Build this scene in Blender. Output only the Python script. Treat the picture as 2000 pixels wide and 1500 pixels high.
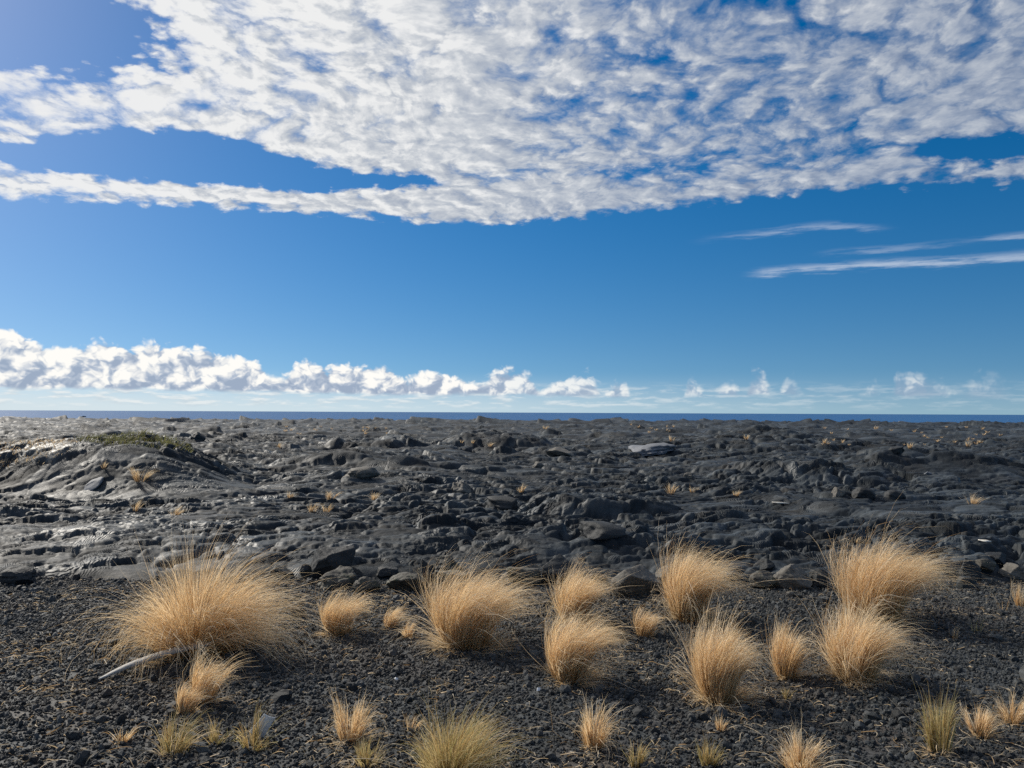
import bpy, math, random
import numpy as np
from mathutils import Matrix, Vector

scene = bpy.context.scene
for _o in list(bpy.data.objects):
    bpy.data.objects.remove(_o)
COL = scene.collection

# ------------------------------------------------------------------ camera
FPX = 1502.0                     # focal length in pixels of the 2000 x 1500 photograph
CAM = np.array([0.0, 0.0, 2.3])
PITCH = math.atan(55.5 / FPX)
ROLL = 0.0045
_f = np.array([0.0, math.cos(PITCH), math.sin(PITCH)])
_r0 = np.array([1.0, 0.0, 0.0])
_u0 = np.cross(_r0, _f)
_r = _r0 * math.cos(ROLL) + _u0 * math.sin(ROLL)
_u = -_r0 * math.sin(ROLL) + _u0 * math.cos(ROLL)
cam_data = bpy.data.cameras.new('camera')
cam_data.sensor_width = 36.0
cam_data.lens = 36.0 * FPX / 2000.0
cam_data.clip_start = 0.05
cam_data.clip_end = 200000.0
cam = bpy.data.objects.new('camera', cam_data)
COL.objects.link(cam)
cam.matrix_world = Matrix(((_r[0], _u[0], -_f[0], CAM[0]), (_r[1], _u[1], -_f[1], CAM[1]),
                           (_r[2], _u[2], -_f[2], CAM[2]), (0, 0, 0, 1)))
scene.camera = cam


def px_dir(px, py):
    d = _f * FPX + _r * (px - 1000.0) + _u * (750.0 - py)
    return d / np.linalg.norm(d)


def px_azt(px, py):
    """azimuth (rad, right positive) and tangent of the elevation of a sight line"""
    d = px_dir(px, py)
    return math.atan2(d[0], d[1]), d[2] / math.hypot(d[0], d[1])


# ------------------------------------------------------------------ sun, sky
SUN_AZ = math.radians(-50.0)     # left of the view axis
SUN_EL = math.radians(36.0)
SUNV = np.array([math.sin(SUN_AZ) * math.cos(SUN_EL), math.cos(SUN_AZ) * math.cos(SUN_EL), math.sin(SUN_EL)])
sun_data = bpy.data.lights.new('sun', 'SUN')
sun_data.energy = 4.8
sun_data.angle = math.radians(0.53)
sun_data.color = (1.0, 0.93, 0.82)
sun = bpy.data.objects.new('sun', sun_data)
COL.objects.link(sun)
sun.location = (-30, 30, 40)
sun.rotation_euler = Vector(SUNV).to_track_quat('Z', 'Y').to_euler()

scene.view_settings.view_transform = 'Standard'
scene.view_settings.look = 'None'
scene.view_settings.gamma = 1.0
scene.view_settings.use_curve_mapping = False
scene.view_settings.exposure = 0.0

scene.cycles.use_denoising = False
scene.cycles.max_bounces = 5
scene.cycles.diffuse_bounces = 2
scene.cycles.glossy_bounces = 2
scene.cycles.transmission_bounces = 3
scene.cycles.transparent_max_bounces = 6
scene.cycles.caustics_reflective = False
scene.cycles.caustics_refractive = False

world = bpy.data.worlds.new('World')
scene.world = world
world.use_nodes = True
world.cycles.sampling_method = 'MANUAL'
world.cycles.sample_map_resolution = 512
WT = world.node_tree
WT.nodes.clear()
SKY_STRENGTH = 0.1


class G:
    """small helper that writes node maths"""

    def __init__(self, tree, dims='3D'):
        self.t = tree
        self.dims = dims

    def put(self, sock, v):
        if isinstance(v, bpy.types.NodeSocket):
            self.t.links.new(v, sock)
        else:
            sock.default_value = v

    def m(self, op, a, b=None, c=None, clamp=False):
        n = self.t.nodes.new('ShaderNodeMath')
        n.operation = op
        n.use_clamp = clamp
        for i, v in enumerate((a, b, c)):
            if v is not None:
                self.put(n.inputs[i], v)
        return n.outputs[0]

    def add(self, a, b): return self.m('ADD', a, b)
    def sub(self, a, b): return self.m('SUBTRACT', a, b)
    def mul(self, a, b): return self.m('MULTIPLY', a, b)
    def div(self, a, b): return self.m('DIVIDE', a, b)
    def mx(self, a, b): return self.m('MAXIMUM', a, b)
    def mn(self, a, b): return self.m('MINIMUM', a, b)

    def ss(self, v, lo, hi, a=0.0, b=1.0):
        n = self.t.nodes.new('ShaderNodeMapRange')
        n.interpolation_type = 'SMOOTHSTEP'
        self.put(n.inputs['Value'], v)
        for k, q in (('From Min', lo), ('From Max', hi), ('To Min', a), ('To Max', b)):
            self.put(n.inputs[k], q)
        return n.outputs[0]

    def lin(self, v, lo, hi, a=0.0, b=1.0):
        n = self.t.nodes.new('ShaderNodeMapRange')
        self.put(n.inputs['Value'], v)
        for k, q in (('From Min', lo), ('From Max', hi), ('To Min', a), ('To Max', b)):
            self.put(n.inputs[k], q)
        return n.outputs[0]

    def xyz(self, x, y, z=0.0):
        n = self.t.nodes.new('ShaderNodeCombineXYZ')
        for i, v in enumerate((x, y, z)):
            self.put(n.inputs[i], v)
        return n.outputs[0]

    def sep(self, v):
        n = self.t.nodes.new('ShaderNodeSeparateXYZ')
        self.put(n.inputs[0], v)
        return n.outputs

    def v(self, op, a, b=None, scale=None):
        n = self.t.nodes.new('ShaderNodeVectorMath')
        n.operation = op
        self.put(n.inputs[0], a)
        if b is not None:
            self.put(n.inputs[1], b)
        if scale is not None:
            self.put(n.inputs['Scale'], scale)
        return n.outputs['Value'] if op in ('DOT_PRODUCT', 'LENGTH', 'DISTANCE') else n.outputs[0]

    def noise(self, vec, scale, detail=4.0, rough=0.5, dist=0.0, color=False, lac=2.0):
        n = self.t.nodes.new('ShaderNodeTexNoise')
        n.noise_dimensions = self.dims
        self.put(n.inputs['Vector'], vec)
        self.put(n.inputs['Scale'], scale)
        n.inputs['Detail'].default_value = detail
        n.inputs['Roughness'].default_value = rough
        n.inputs['Lacunarity'].default_value = lac
        n.inputs['Distortion'].default_value = dist
        return n.outputs['Color' if color else 'Fac']

    def voro(self, vec, scale, feature='F1', smooth=1.0, rand=1.0, out='Distance', detail=0.0):
        n = self.t.nodes.new('ShaderNodeTexVoronoi')
        n.feature = feature
        n.voronoi_dimensions = self.dims
        self.put(n.inputs['Vector'], vec)
        self.put(n.inputs['Scale'], scale)
        n.inputs['Detail'].default_value = detail
        n.inputs['Randomness'].default_value = rand
        if feature == 'SMOOTH_F1':
            n.inputs['Smoothness'].default_value = smooth
        return n.outputs[out]

    def curve(self, v, pts):
        n = self.t.nodes.new('ShaderNodeFloatCurve')
        c = n.mapping.curves[0]
        n.mapping.use_clip = False
        pts = sorted(pts)
        c.points[0].location = pts[0]
        c.points[1].location = pts[-1]
        for p in pts[1:-1]:
            c.points.new(p[0], p[1])
        for p in c.points:
            p.handle_type = 'AUTO_CLAMPED'
        n.mapping.update()
        self.put(n.inputs['Value'], v)
        return n.outputs[0]

    def mix(self, f, a, b):
        n = self.t.nodes.new('ShaderNodeMix')
        n.data_type = 'RGBA'
        n.clamp_factor = True
        self.put(n.inputs[0], f)
        self.put(n.inputs[6], a if isinstance(a, bpy.types.NodeSocket) else (*a, 1.0))
        self.put(n.inputs[7], b if isinstance(b, bpy.types.NodeSocket) else (*b, 1.0))
        return n.outputs[2]

    def ramp(self, f, stops):
        n = self.t.nodes.new('ShaderNodeValToRGB')
        e = n.color_ramp.elements
        while len(e) < len(stops):
            e.new(0.5)
        for i, (p, c) in enumerate(stops):
            e[i].position = p
            e[i].color = (*c, 1.0)
        self.put(n.inputs[0], f)
        return n.outputs[0]


def build_world():
    g = G(WT, '2D')
    tc = WT.nodes.new('ShaderNodeTexCoord')
    D = g.v('NORMALIZE', tc.outputs['Generated'])
    x, y, z = g.sep(D)[:3]
    hl = g.m('SQRT', g.add(g.mul(x, x), g.mul(y, y)))
    hl = g.mx(hl, 1e-4)
    t = g.div(z, hl)
    th = g.m('ARCTAN2', x, y)
    A = 0.9
    thn = g.m('MULTIPLY_ADD', th, 0.5 / A, 0.5, clamp=True)      # azimuth -0.9 .. 0.9 -> 0 .. 1, then it stays as at the ends

    def by_az(pts, k=1.0, first=None):
        out = []
        for px, py in pts:
            a, tt = px_azt(px, py)
            out.append((a * 0.5 / A + 0.5, tt * k))
        out = [(0.0, out[0][1])] + out + [(1.0, out[-1][1])]
        return g.div(g.curve(thn, out), k)

    def val_az(pts):
        out = [(px_azt(px, 800)[0] * 0.5 / A + 0.5, v) for px, v in pts]
        return g.curve(thn, [(0.0, out[0][1])] + out + [(1.0, out[-1][1])])

    sky = WT.nodes.new('ShaderNodeTexSky')
    sky.sky_type = 'NISHITA'
    sky.sun_disc = False
    sky.sun_elevation = SUN_EL
    sky.sun_rotation = SUN_AZ % (2 * math.pi)
    sky.altitude = 0.0
    sky.air_density = 1.0
    sky.dust_density = 0.35
    sky.ozone_density = 2.5
    WT.links.new(g.xyz(x, y, g.m('MULTIPLY_ADD', g.mx(z, 0.0), 0.92, 0.10)), sky.inputs[0])
    hsv = WT.nodes.new('ShaderNodeHueSaturation')
    hsv.inputs['Hue'].default_value = 0.502
    hsv.inputs['Saturation'].default_value = 1.50
    hsv.inputs['Value'].default_value = 0.86
    WT.links.new(sky.outputs[0], hsv.inputs['Color'])
    skyc = hsv.outputs[0]
    sund = g.mx(g.v('DOT_PRODUCT', D, tuple(SUNV)), 0.0)
    glow = g.m('POWER', sund, 5.0)
    glow2 = g.m('POWER', sund, 2.0)

    # ---- high broken sheet of cloud, laid out on a level plane overhead
    zz = g.add(g.mx(z, 0.0), 0.17)                               # the sheet is thick: its lumps never flatten to lines
    P = g.xyz(g.div(x, zz), g.div(y, zz), 0.0)
    wc = g.noise(P, 2.6, 2.0, 0.5, color=True)
    Pw = g.v('ADD', P, g.v('SCALE', g.v('SUBTRACT', wc, (0.5, 0.5, 0.5)), scale=0.12))
    sx, sy = math.sin(SUN_AZ), math.cos(SUN_AZ)
    wv = g.v('SCALE', g.v('SUBTRACT', g.noise(Pw, 15.0, 4.0, 0.6, color=True), (0.5, 0.5, 0.5)), scale=0.11)

    def fine(p):
        a = g.noise(p, 11.0, 8.0, 0.58)
        b = g.noise(g.v('MULTIPLY', p, (1.0, 0.8, 1.0)), 3.6, 2.0, 0.5)
        v = g.voro(g.v('ADD', p, wv), 12.0)
        w = g.voro(g.v('ADD', p, wv), 27.0)
        return g.add(g.add(g.mul(a, 0.42), g.mul(b, 0.28)), g.add(g.mul(g.sub(0.9, v), 0.23), g.mul(g.sub(0.9, w), 0.08)))
    n0 = fine(Pw)
    n1 = fine(g.v('ADD', Pw, (sx * 0.024, sy * 0.024, 0.0)))
    big = g.noise(P, 1.3, 2.0, 0.5)
    wq0 = g.xyz(g.add(th, 5.3), g.mul(t, 1.9), 0.0)
    wob = g.add(g.sub(g.noise(wq0, 26.0, 8.0, 0.62), 0.5), g.mul(g.sub(0.45, g.voro(wq0, 48.0)), 0.45))
    edge = by_az([(0, 392), (160, 402), (300, 405), (500, 407), (650, 418), (800, 432), (940, 438), (1100, 428),
                  (1250, 418), (1400, 402), (1550, 386), (1700, 370), (1850, 368), (2000, 364)])
    above = g.add(g.sub(g.add(t, g.mul(wob, 0.02)), edge), 0.014)
    gap_hi = by_az([(0, 288), (120, 276), (250, 266), (400, 272), (480, 288), (600, 330), (700, 342), (850, 352),
                    (1000, 345), (1200, 335), (1400, 330), (1700, 288), (1850, 282), (2000, 272)])
    gap_lo = by_az([(0, 306), (200, 336), (350, 345), (560, 366), (700, 362), (850, 354), (1000, 342), (1200, 330),
                    (1400, 322), (1700, 288), (1850, 300), (2000, 296)])
    gc = g.mul(g.add(gap_hi, gap_lo), 0.5)
    gw = g.mx(g.mul(g.sub(gap_hi, gap_lo), 0.5), 0.0005)
    gd = g.m('ABSOLUTE', g.sub(g.add(t, g.mul(wob, 0.020)), gc))
    gs = val_az([(0, 1.0), (820, 1.0), (900, 0.15), (1100, 0.3), (1300, 0.2), (1700, 0.2), (1850, 0.8), (2000, 0.9)])
    gap = g.sub(1.0, g.mul(gs, g.ss(g.sub(gd, gw), -0.008, 0.016, 1.0, 0.0)))   # 0 inside the blue lane
    a0, t0 = px_azt(70, 30)
    hole = g.m('SQRT', g.add(g.m('POWER', g.div(g.sub(th, a0), 0.115), 2.0), g.m('POWER', g.div(g.sub(t, t0), 0.058), 2.0)))
    hole = g.ss(g.add(hole, g.mul(wob, 1.0)), 0.35, 1.55)
    body = g.mul(g.mul(g.ss(above, -0.002, 0.032), gap), hole)
    roll = g.mul(g.ss(above, 0.0, 0.02), g.ss(above, 0.03, 0.075, 1.0, 0.0))
    lft = val_az([(0, -0.03), (200, 0.02), (400, 0.09), (700, 0.095), (1000, 0.06), (1300, 0.015), (1600, 0.0), (2000, -0.01)])
    dens = g.add(g.add(n0, g.mul(g.sub(big, 0.5), 0.22)), g.add(g.mul(roll, 0.11), lft))
    cov = g.m('MULTIPLY_ADD', body, 0.62, g.sub(dens, 0.55))     # body lifts the field over the threshold
    alpha_d = g.mul(g.ss(cov, 0.36, 0.66), g.ss(above, -0.006, 0.010))
    rel = g.sub(n0, n1)
    thick = g.ss(cov, 0.5, 0.78)
    sh = g.m('MULTIPLY_ADD', rel, 2.0, g.m('MULTIPLY_ADD', thick, 0.08, 0.54))
    sh = g.add(sh, g.mul(glow, 0.50))
    sh = g.add(sh, g.mul(g.sub(glow2, 0.45), 0.35))
    deck_col = g.ramp(g.m('MULTIPLY', sh, 1.0, clamp=True),
                      [(0.0, (0.20, 0.25, 0.36)), (0.40, (0.36, 0.41, 0.50)), (0.72, (0.58, 0.61, 0.65)), (1.0, (0.88, 0.88, 0.87))])
    alpha_d = g.mul(alpha_d, val_az([(0, 0.95), (600, 0.97), (1000, 0.93), (1400, 0.85), (2000, 0.80)]))

    # ---- thin streaks low on the right
    nn = g.noise(g.xyz(g.add(g.mul(th, 16.0), 31.0), g.mul(t, 160.0), 0.0), 1.0, 7.0, 0.62)

    def streak(pts, width, stren, seed):
        ctr = by_az(pts)
        dd = g.div(g.m('ABSOLUTE', g.add(g.sub(t, ctr), g.mul(g.sub(nn, 0.5), 0.014))), width)
        s = g.mul(g.ss(dd, 0.1, 1.0, 1.0, 0.0), val_az(stren))
        return g.mul(s, g.ss(nn, 0.30, 0.66, 0.08, 1.0))
    st = streak([(1400, 540), (1550, 527), (1700, 517), (1850, 510), (2000, 500)], 0.0085,
                [(1440, 0.0), (1500, 0.6), (1700, 0.7), (1850, 0.62), (2000, 0.6)], 1.0)
    st2 = streak([(1300, 472), (1450, 460), (1600, 442), (1760, 446)], 0.0075,
                 [(1330, 0.0), (1450, 0.28), (1600, 0.38), (1700, 0.32), (1770, 0.0)], 7.0)
    st3 = streak([(1560, 498), (1700, 488), (1880, 472), (2000, 460)], 0.006,
                 [(1580, 0.0), (1680, 0.3), (1800, 0.22), (1880, 0.1), (1930, 0.3), (2000, 0.5)], 13.0)
    alpha_s = g.mx(g.mx(st, st2), st3)

    # ---- cumulus standing on the horizon
    k = 5.0
    top = by_az([(-60, 640), (0, 652), (60, 664), (110, 683), (190, 680), (290, 682), (360, 690), (430, 696), (500, 716),
                 (545, 742), (600, 714), (670, 722), (745, 716), (800, 738), (840, 728), (900, 742), (930, 752), (985, 727),
                 (1040, 742), (1062, 765), (1090, 742), (1125, 736), (1165, 748), (1183, 775), (1197, 756), (1212, 748), (1225, 760),
                 (1240, 790), (1335, 790), (1345, 746), (1362, 746), (1372, 780), (1395, 776), (1405, 754), (1435, 750), (1445, 768),
                 (1462, 762), (1470, 728), (1490, 726), (1502, 745), (1515, 788), (1528, 752), (1545, 742), (1562, 762), (1580, 790),
                 (1672, 785), (1685, 762), (1705, 750), (1716, 768), (1735, 780), (1750, 734), (1775, 732), (1810, 738), (1845, 748),
                 (1865, 775), (1895, 748), (1925, 738), (1960, 750), (1985, 780), (2000, 790), (2060, 760)], k)
    stren = val_az([(-60, 1.0), (900, 1.0), (1000, 0.85), (1180, 0.75), (1350, 0.6), (1480, 0.62), (1600, 0.35), (1780, 0.55), (1900, 0.32), (2000, 0.2)])
    base = by_az([(-60, 756), (200, 758), (540, 764), (800, 770), (1000, 770), (1200, 774), (1500, 770), (1800, 772), (2000, 776)], k)

    pq = g.xyz(th, g.mul(t, 1.25), 0.0)
    pw = g.v('SCALE', g.v('SUBTRACT', g.noise(pq, 30.0, 3.0, 0.55, color=True), (0.5, 0.5, 0.5)), scale=0.022)

    def puff(px, py):
        wq = g.v('ADD', g.xyz(px, g.mul(py, 1.25), 0.0), pw)
        v1 = g.voro(wq, 30.0, 'F1', 0.25)
        v2 = g.voro(wq, 72.0, 'F1', 0.25)
        v3 = g.voro(wq, 170.0, 'F1', 0.3)
        f = g.noise(wq, 190.0, 3.0, 0.6)
        s = g.add(g.add(g.mul(v1, 0.55), g.mul(v2, 0.30)), g.add(g.mul(v3, 0.15), g.mul(g.sub(0.5, f), 0.12)))
        return g.sub(1.0, s)
    b0 = puff(th, t)
    b1 = puff(g.add(th, -0.0065), g.add(t, 0.0075))
    ht = g.mx(g.sub(top, base), 0.004)
    up = g.div(g.sub(t, base), ht)                               # 0 at the base .. 1 at the crown
    inside = g.add(g.div(g.sub(g.add(top, 0.003), t), 0.017), g.mul(g.sub(b0, 0.45), 1.8))
    soft = val_az([(0, 0.5), (1000, 0.7), (1300, 1.1), (2000, 1.5)])
    a_c = g.mul(g.ss(inside, 0.0, soft), stren)
    a_c = g.mul(a_c, g.ss(g.add(t, g.mul(wob, 0.006)), g.sub(base, 0.0035), g.add(base, 0.0025)))
    lit = g.sub(b0, b1)
    upc = g.m('MULTIPLY', up, 1.0, clamp=True)
    sc = g.add(g.m('MULTIPLY_ADD', lit, 2.3, 0.27), g.m('MULTIPLY_ADD', upc, 0.52, g.mul(g.sub(b0, 0.54), 0.7)))
    sc = g.add(sc, g.mul(g.sub(glow2, 0.4), 0.35))
    cum_col = g.ramp(g.m('MULTIPLY', sc, 1.0, clamp=True),
                     [(0.0, (0.34, 0.42, 0.55)), (0.35, (0.47, 0.54, 0.65)), (0.68, (0.78, 0.80, 0.82)), (1.0, (1.0, 0.985, 0.94))])
    # ---- a farther, lower row, and pale layered air right on the horizon
    n_far = g.noise(g.xyz(g.mul(th, 24.0), g.mul(t, 150.0), 5.0), 1.0, 5.0, 0.6)
    n_far2 = g.noise(g.xyz(g.mul(th, 24.0), g.mul(g.add(t, 0.003), 150.0), 5.0), 1.0, 5.0, 0.6)
    far_b = g.mul(g.ss(t, 0.001, 0.012), g.ss(t, 0.026, 0.042, 1.0, 0.0))
    a_f = g.mul(g.mul(g.ss(n_far, 0.42, 0.68), far_b), val_az([(0, 0.85), (500, 0.75), (1000, 0.6), (1400, 0.35), (2000, 0.2)]))
    far_col = g.ramp(g.m('MULTIPLY_ADD', g.sub(n_far, n_far2), 3.0, 0.6, clamp=True),
                     [(0.0, (0.50, 0.58, 0.66)), (0.6, (0.68, 0.75, 0.78)), (1.0, (0.84, 0.87, 0.87))])
    a_h = g.mul(g.ss(t, 0.0, 0.055, 1.0, 0.0), val_az([(0, 0.92), (500, 0.80), (1000, 0.55), (1400, 0.30), (2000, 0.15)]))

    S = 1.0 / SKY_STRENGTH

    def bright(c):
        return g.v('SCALE', c, scale=S)
    c = skyc
    c = g.mix(a_h, c, bright(g.xyz(0.68, 0.77, 0.81)))
    c = g.mix(alpha_s, c, bright(g.xyz(0.58, 0.66, 0.78)))
    c = g.mix(alpha_d, c, bright(deck_col))
    c = g.mix(a_f, c, bright(far_col))
    c = g.mix(a_c, c, bright(cum_col))
    bg = WT.nodes.new('ShaderNodeBackground')
    bg.inputs['Strength'].default_value = SKY_STRENGTH
    WT.links.new(c, bg.inputs['Color'])
    out = WT.nodes.new('ShaderNodeOutputWorld')
    WT.links.new(bg.outputs[0], out.inputs['Surface'])


build_world()

# ------------------------------------------------------------------ helpers
def _hash(ix, iy, seed):
    h = (ix.astype(np.int64) * 374761393 + iy.astype(np.int64) * 668265263 + seed * 974634777) & 0xFFFFFFFF
    h = ((h ^ (h >> 13)) * 1274126177) & 0xFFFFFFFF
    return (h ^ (h >> 16)) & 0xFFFF


_ANG = np.linspace(0, 2 * np.pi, 65536, endpoint=False)
_GC, _GS = np.cos(_ANG).astype(np.float32), np.sin(_ANG).astype(np.float32)


def gnoise(x, y, seed=0):
    """gradient noise, about -0.7 .. 0.7"""
    x = np.asarray(x, dtype=np.float64)
    y = np.asarray(y, dtype=np.float64)
    ix, iy = np.floor(x), np.floor(y)
    fx, fy = x - ix, y - iy
    ix, iy = ix.astype(np.int64), iy.astype(np.int64)
    u = fx * fx * fx * (fx * (fx * 6 - 15) + 10)
    v = fy * fy * fy * (fy * (fy * 6 - 15) + 10)
    out = 0
    for dx in (0, 1):
        for dy in (0, 1):
            h = _hash(ix + dx, iy + dy, seed)
            d = _GC[h] * (fx - dx) + _GS[h] * (fy - dy)
            out = out + d * (u if dx else 1 - u) * (v if dy else 1 - v)
    return out


def fbm(x, y, octaves=4, seed=0, gain=0.5):
    s, a = 0, 1.0
    for o in range(octaves):
        s = s + a * gnoise(x * 2 ** o + o * 17.3, y * 2 ** o - o * 9.1, seed + o * 31)
        a *= gain
    return s


def sstep(a, b, v):
    t = np.clip((v - a) / (b - a), 0, 1)
    return t * t * (3 - 2 * t)


def tag(o, label=None, cat=None, group=None, kind=None):
    if label: o['label'] = label
    if cat: o['category'] = cat
    if group: o['group'] = group
    if kind: o['kind'] = kind
    return o


def mesh_np(name, verts, quads=None, tris=None, smooth=True, mat=None):
    """a mesh from numpy arrays"""
    me = bpy.data.meshes.new(name)
    verts = np.ascontiguousarray(verts, dtype=np.float32)
    me.vertices.add(len(verts))
    me.vertices.foreach_set('co', verts.ravel())
    faces, k = (quads, 4) if quads is not None else (tris, 3)
    faces = np.ascontiguousarray(faces, dtype=np.int32)
    me.loops.add(faces.size)
    me.loops.foreach_set('vertex_index', faces.ravel())
    me.polygons.add(len(faces))
    me.polygons.foreach_set('loop_start', np.arange(0, faces.size, k, dtype=np.int32))
    if smooth:
        me.polygons.foreach_set('use_smooth', np.ones(len(faces), dtype=bool))
    me.update(calc_edges=True)
    if mat:
        me.materials.append(mat)
    return me


def link(name, me, parent=None):
    o = bpy.data.objects.new(name, me)
    COL.objects.link(o)
    if parent is not None:
        o.parent = parent
    return o


def empty(name, loc):
    o = bpy.data.objects.new(name, None)
    o.empty_display_size = 0.1
    COL.objects.link(o)
    o.location = loc
    return o


def grid_quads(nr, nc):
    i = np.arange(nr - 1)[:, None] * nc + np.arange(nc - 1)[None, :]
    return np.stack([i, i + 1, i + nc + 1, i + nc], axis=-1).reshape(-1, 4)


def new_mat(name):
    m = bpy.data.materials.new(name)
    m.use_nodes = True
    t = m.node_tree
    b = t.nodes['Principled BSDF']
    return m, G(t), b


def bump(g, h, strength, distance, normal=None):
    n = g.t.nodes.new('ShaderNodeBump')
    n.inputs['Strength'].default_value = strength
    n.inputs['Distance'].default_value = distance
    g.put(n.inputs['Height'], h)
    if normal is not None:
        g.put(n.inputs['Normal'], normal)
    return n.outputs[0]


def attr(g, name):
    n = g.t.nodes.new('ShaderNodeAttribute')
    n.attribute_name = name
    if name == 'brown':
        n.attribute_type = 'INSTANCER'
    return n.outputs


def objpos(g):
    n = g.t.nodes.new('ShaderNodeTexCoord')
    return n.outputs['Object']


# ------------------------------------------------------------------ materials of the ground
def mat_lava():
    m, g, b = new_mat('lava_rock')
    p = objpos(g)
    d = g.v('LENGTH', p)
    big = g.noise(p, 0.16, 3.0, 0.6)
    mid = g.noise(p, 1.1, 4.0, 0.6)
    fin = g.noise(p, 14.0, 6.0, 0.62)
    tone = attr(g, 'tone')['Fac']
    v = g.add(g.add(g.mul(big, 0.35), g.mul(mid, 0.4)), g.add(g.mul(fin, 0.25), g.mul(g.sub(tone, 0.5), 0.85)))
    col = g.ramp(v, [(0.25, (0.006, 0.009, 0.012)), (0.5, (0.0155, 0.0215, 0.0270)), (0.72, (0.050, 0.060, 0.067))])
    rust = g.mul(g.ss(g.noise(p, 0.55, 5.0, 0.65), 0.55, 0.75), 0.22)
    col = g.mix(rust, col, (0.060, 0.046, 0.034))
    g.put(b.inputs['Base Color'], col)
    g.put(b.inputs['Roughness'], g.lin(g.add(g.add(g.mul(mid, 0.5), g.mul(fin, 0.3)), g.mul(g.sub(0.6, tone), 0.5)), 0.2, 0.65, 0.47, 0.80))
    b.inputs['Specular IOR Level'].default_value = 0.27
    fa = g.mul(g.noise(p, 0.22, 2.0, 0.5), 9.0)                   # direction in which the crust was dragged
    px, py, pz = g.sep(p)[:3]
    wx = g.add(g.mul(px, g.m('COSINE', fa)), g.mul(py, g.m('SINE', fa)))
    wv = g.noise(p, 2.2, 3.0, 0.6)
    rope = g.m('SINE', g.add(g.add(g.mul(wx, 30.0), g.mul(wv, 38.0)), g.mul(g.noise(p, 7.0, 3.0, 0.6), 7.0)))
    rope = g.mul(g.mul(rope, g.noise(p, 9.0, 2.0, 0.5)), g.ss(g.noise(p, 0.9, 2.0, 0.5), 0.46, 0.64))
    n1 = bump(g, g.noise(p, 26.0, 6.0, 0.66), 0.55, 0.012)
    n2 = bump(g, rope, 0.75, 0.018, n1)
    g.put(b.inputs['Normal'], n2)
    return m


def mat_cinder(name, per_stone):
    m, g, b = new_mat(name)
    p = objpos(g)
    if per_stone:
        n = g.t.nodes.new('ShaderNodeObjectInfo')
        r = n.outputs['Random']
        v = g.add(g.mul(r, 0.75), g.mul(g.noise(p, 55.0, 4.0, 0.6), 0.25))
    else:
        v = g.add(g.mul(g.noise(p, 2.0, 4.0, 0.6), 0.5), g.mul(g.voro(p, 40.0, out='Color'), 0.5))
    col = g.ramp(v, [(0.1, (0.013, 0.0165, 0.019)), (0.5, (0.036, 0.042, 0.046)), (0.85, (0.090, 0.096, 0.098)), (1.0, (0.22, 0.20, 0.17))])
    g.put(b.inputs['Base Color'], col)
    w = attr(g, 'brown')['Fac'] if per_stone else g.ss(g.noise(p, 0.55, 4.0, 0.6), 0.48, 0.66)
    g.put(b.inputs['Base Color'], g.mix(g.mul(w, 0.5), col, (0.080, 0.058, 0.042)))
    b.inputs['Roughness'].default_value = 0.66
    b.inputs['Specular IOR Level'].default_value = 0.30
    g.put(b.inputs['Normal'], bump(g, g.noise(p, 120.0, 5.0, 0.65), 0.8, 0.006))
    return m


M_LAVA = mat_lava()
M_GROUND = mat_cinder('cinder_ground', False)
M_STONE = mat_cinder('cinder_stone', True)


# ------------------------------------------------------------------ the lava field
def flat_px(px, py, z=0.0):
    d = px_dir(px, py)
    k = (z - CAM[2]) / d[2]
    return CAM[0] + d[0] * k, CAM[1] + d[1] * k


def edge_y(x):
    """where the cinder ground meets the lava"""
    return 10.45 + 0.35 * gnoise(x * 0.45, x * 0 + 3.1, 5) + 0.22 * gnoise(x * 1.3, x * 0 + 7.7, 9) - 0.10 * np.abs(x) / 7


SEA_Z = -12.0
COAST = 430.0


def ell(x, y, cx, cy, rx, front, back):
    """distance in an uneven ellipse: steep towards the camera, long behind"""
    dy = y - cy
    return np.sqrt(((x - cx) / rx) ** 2 + np.where(dy < 0, dy / front, dy / back) ** 2)


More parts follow.
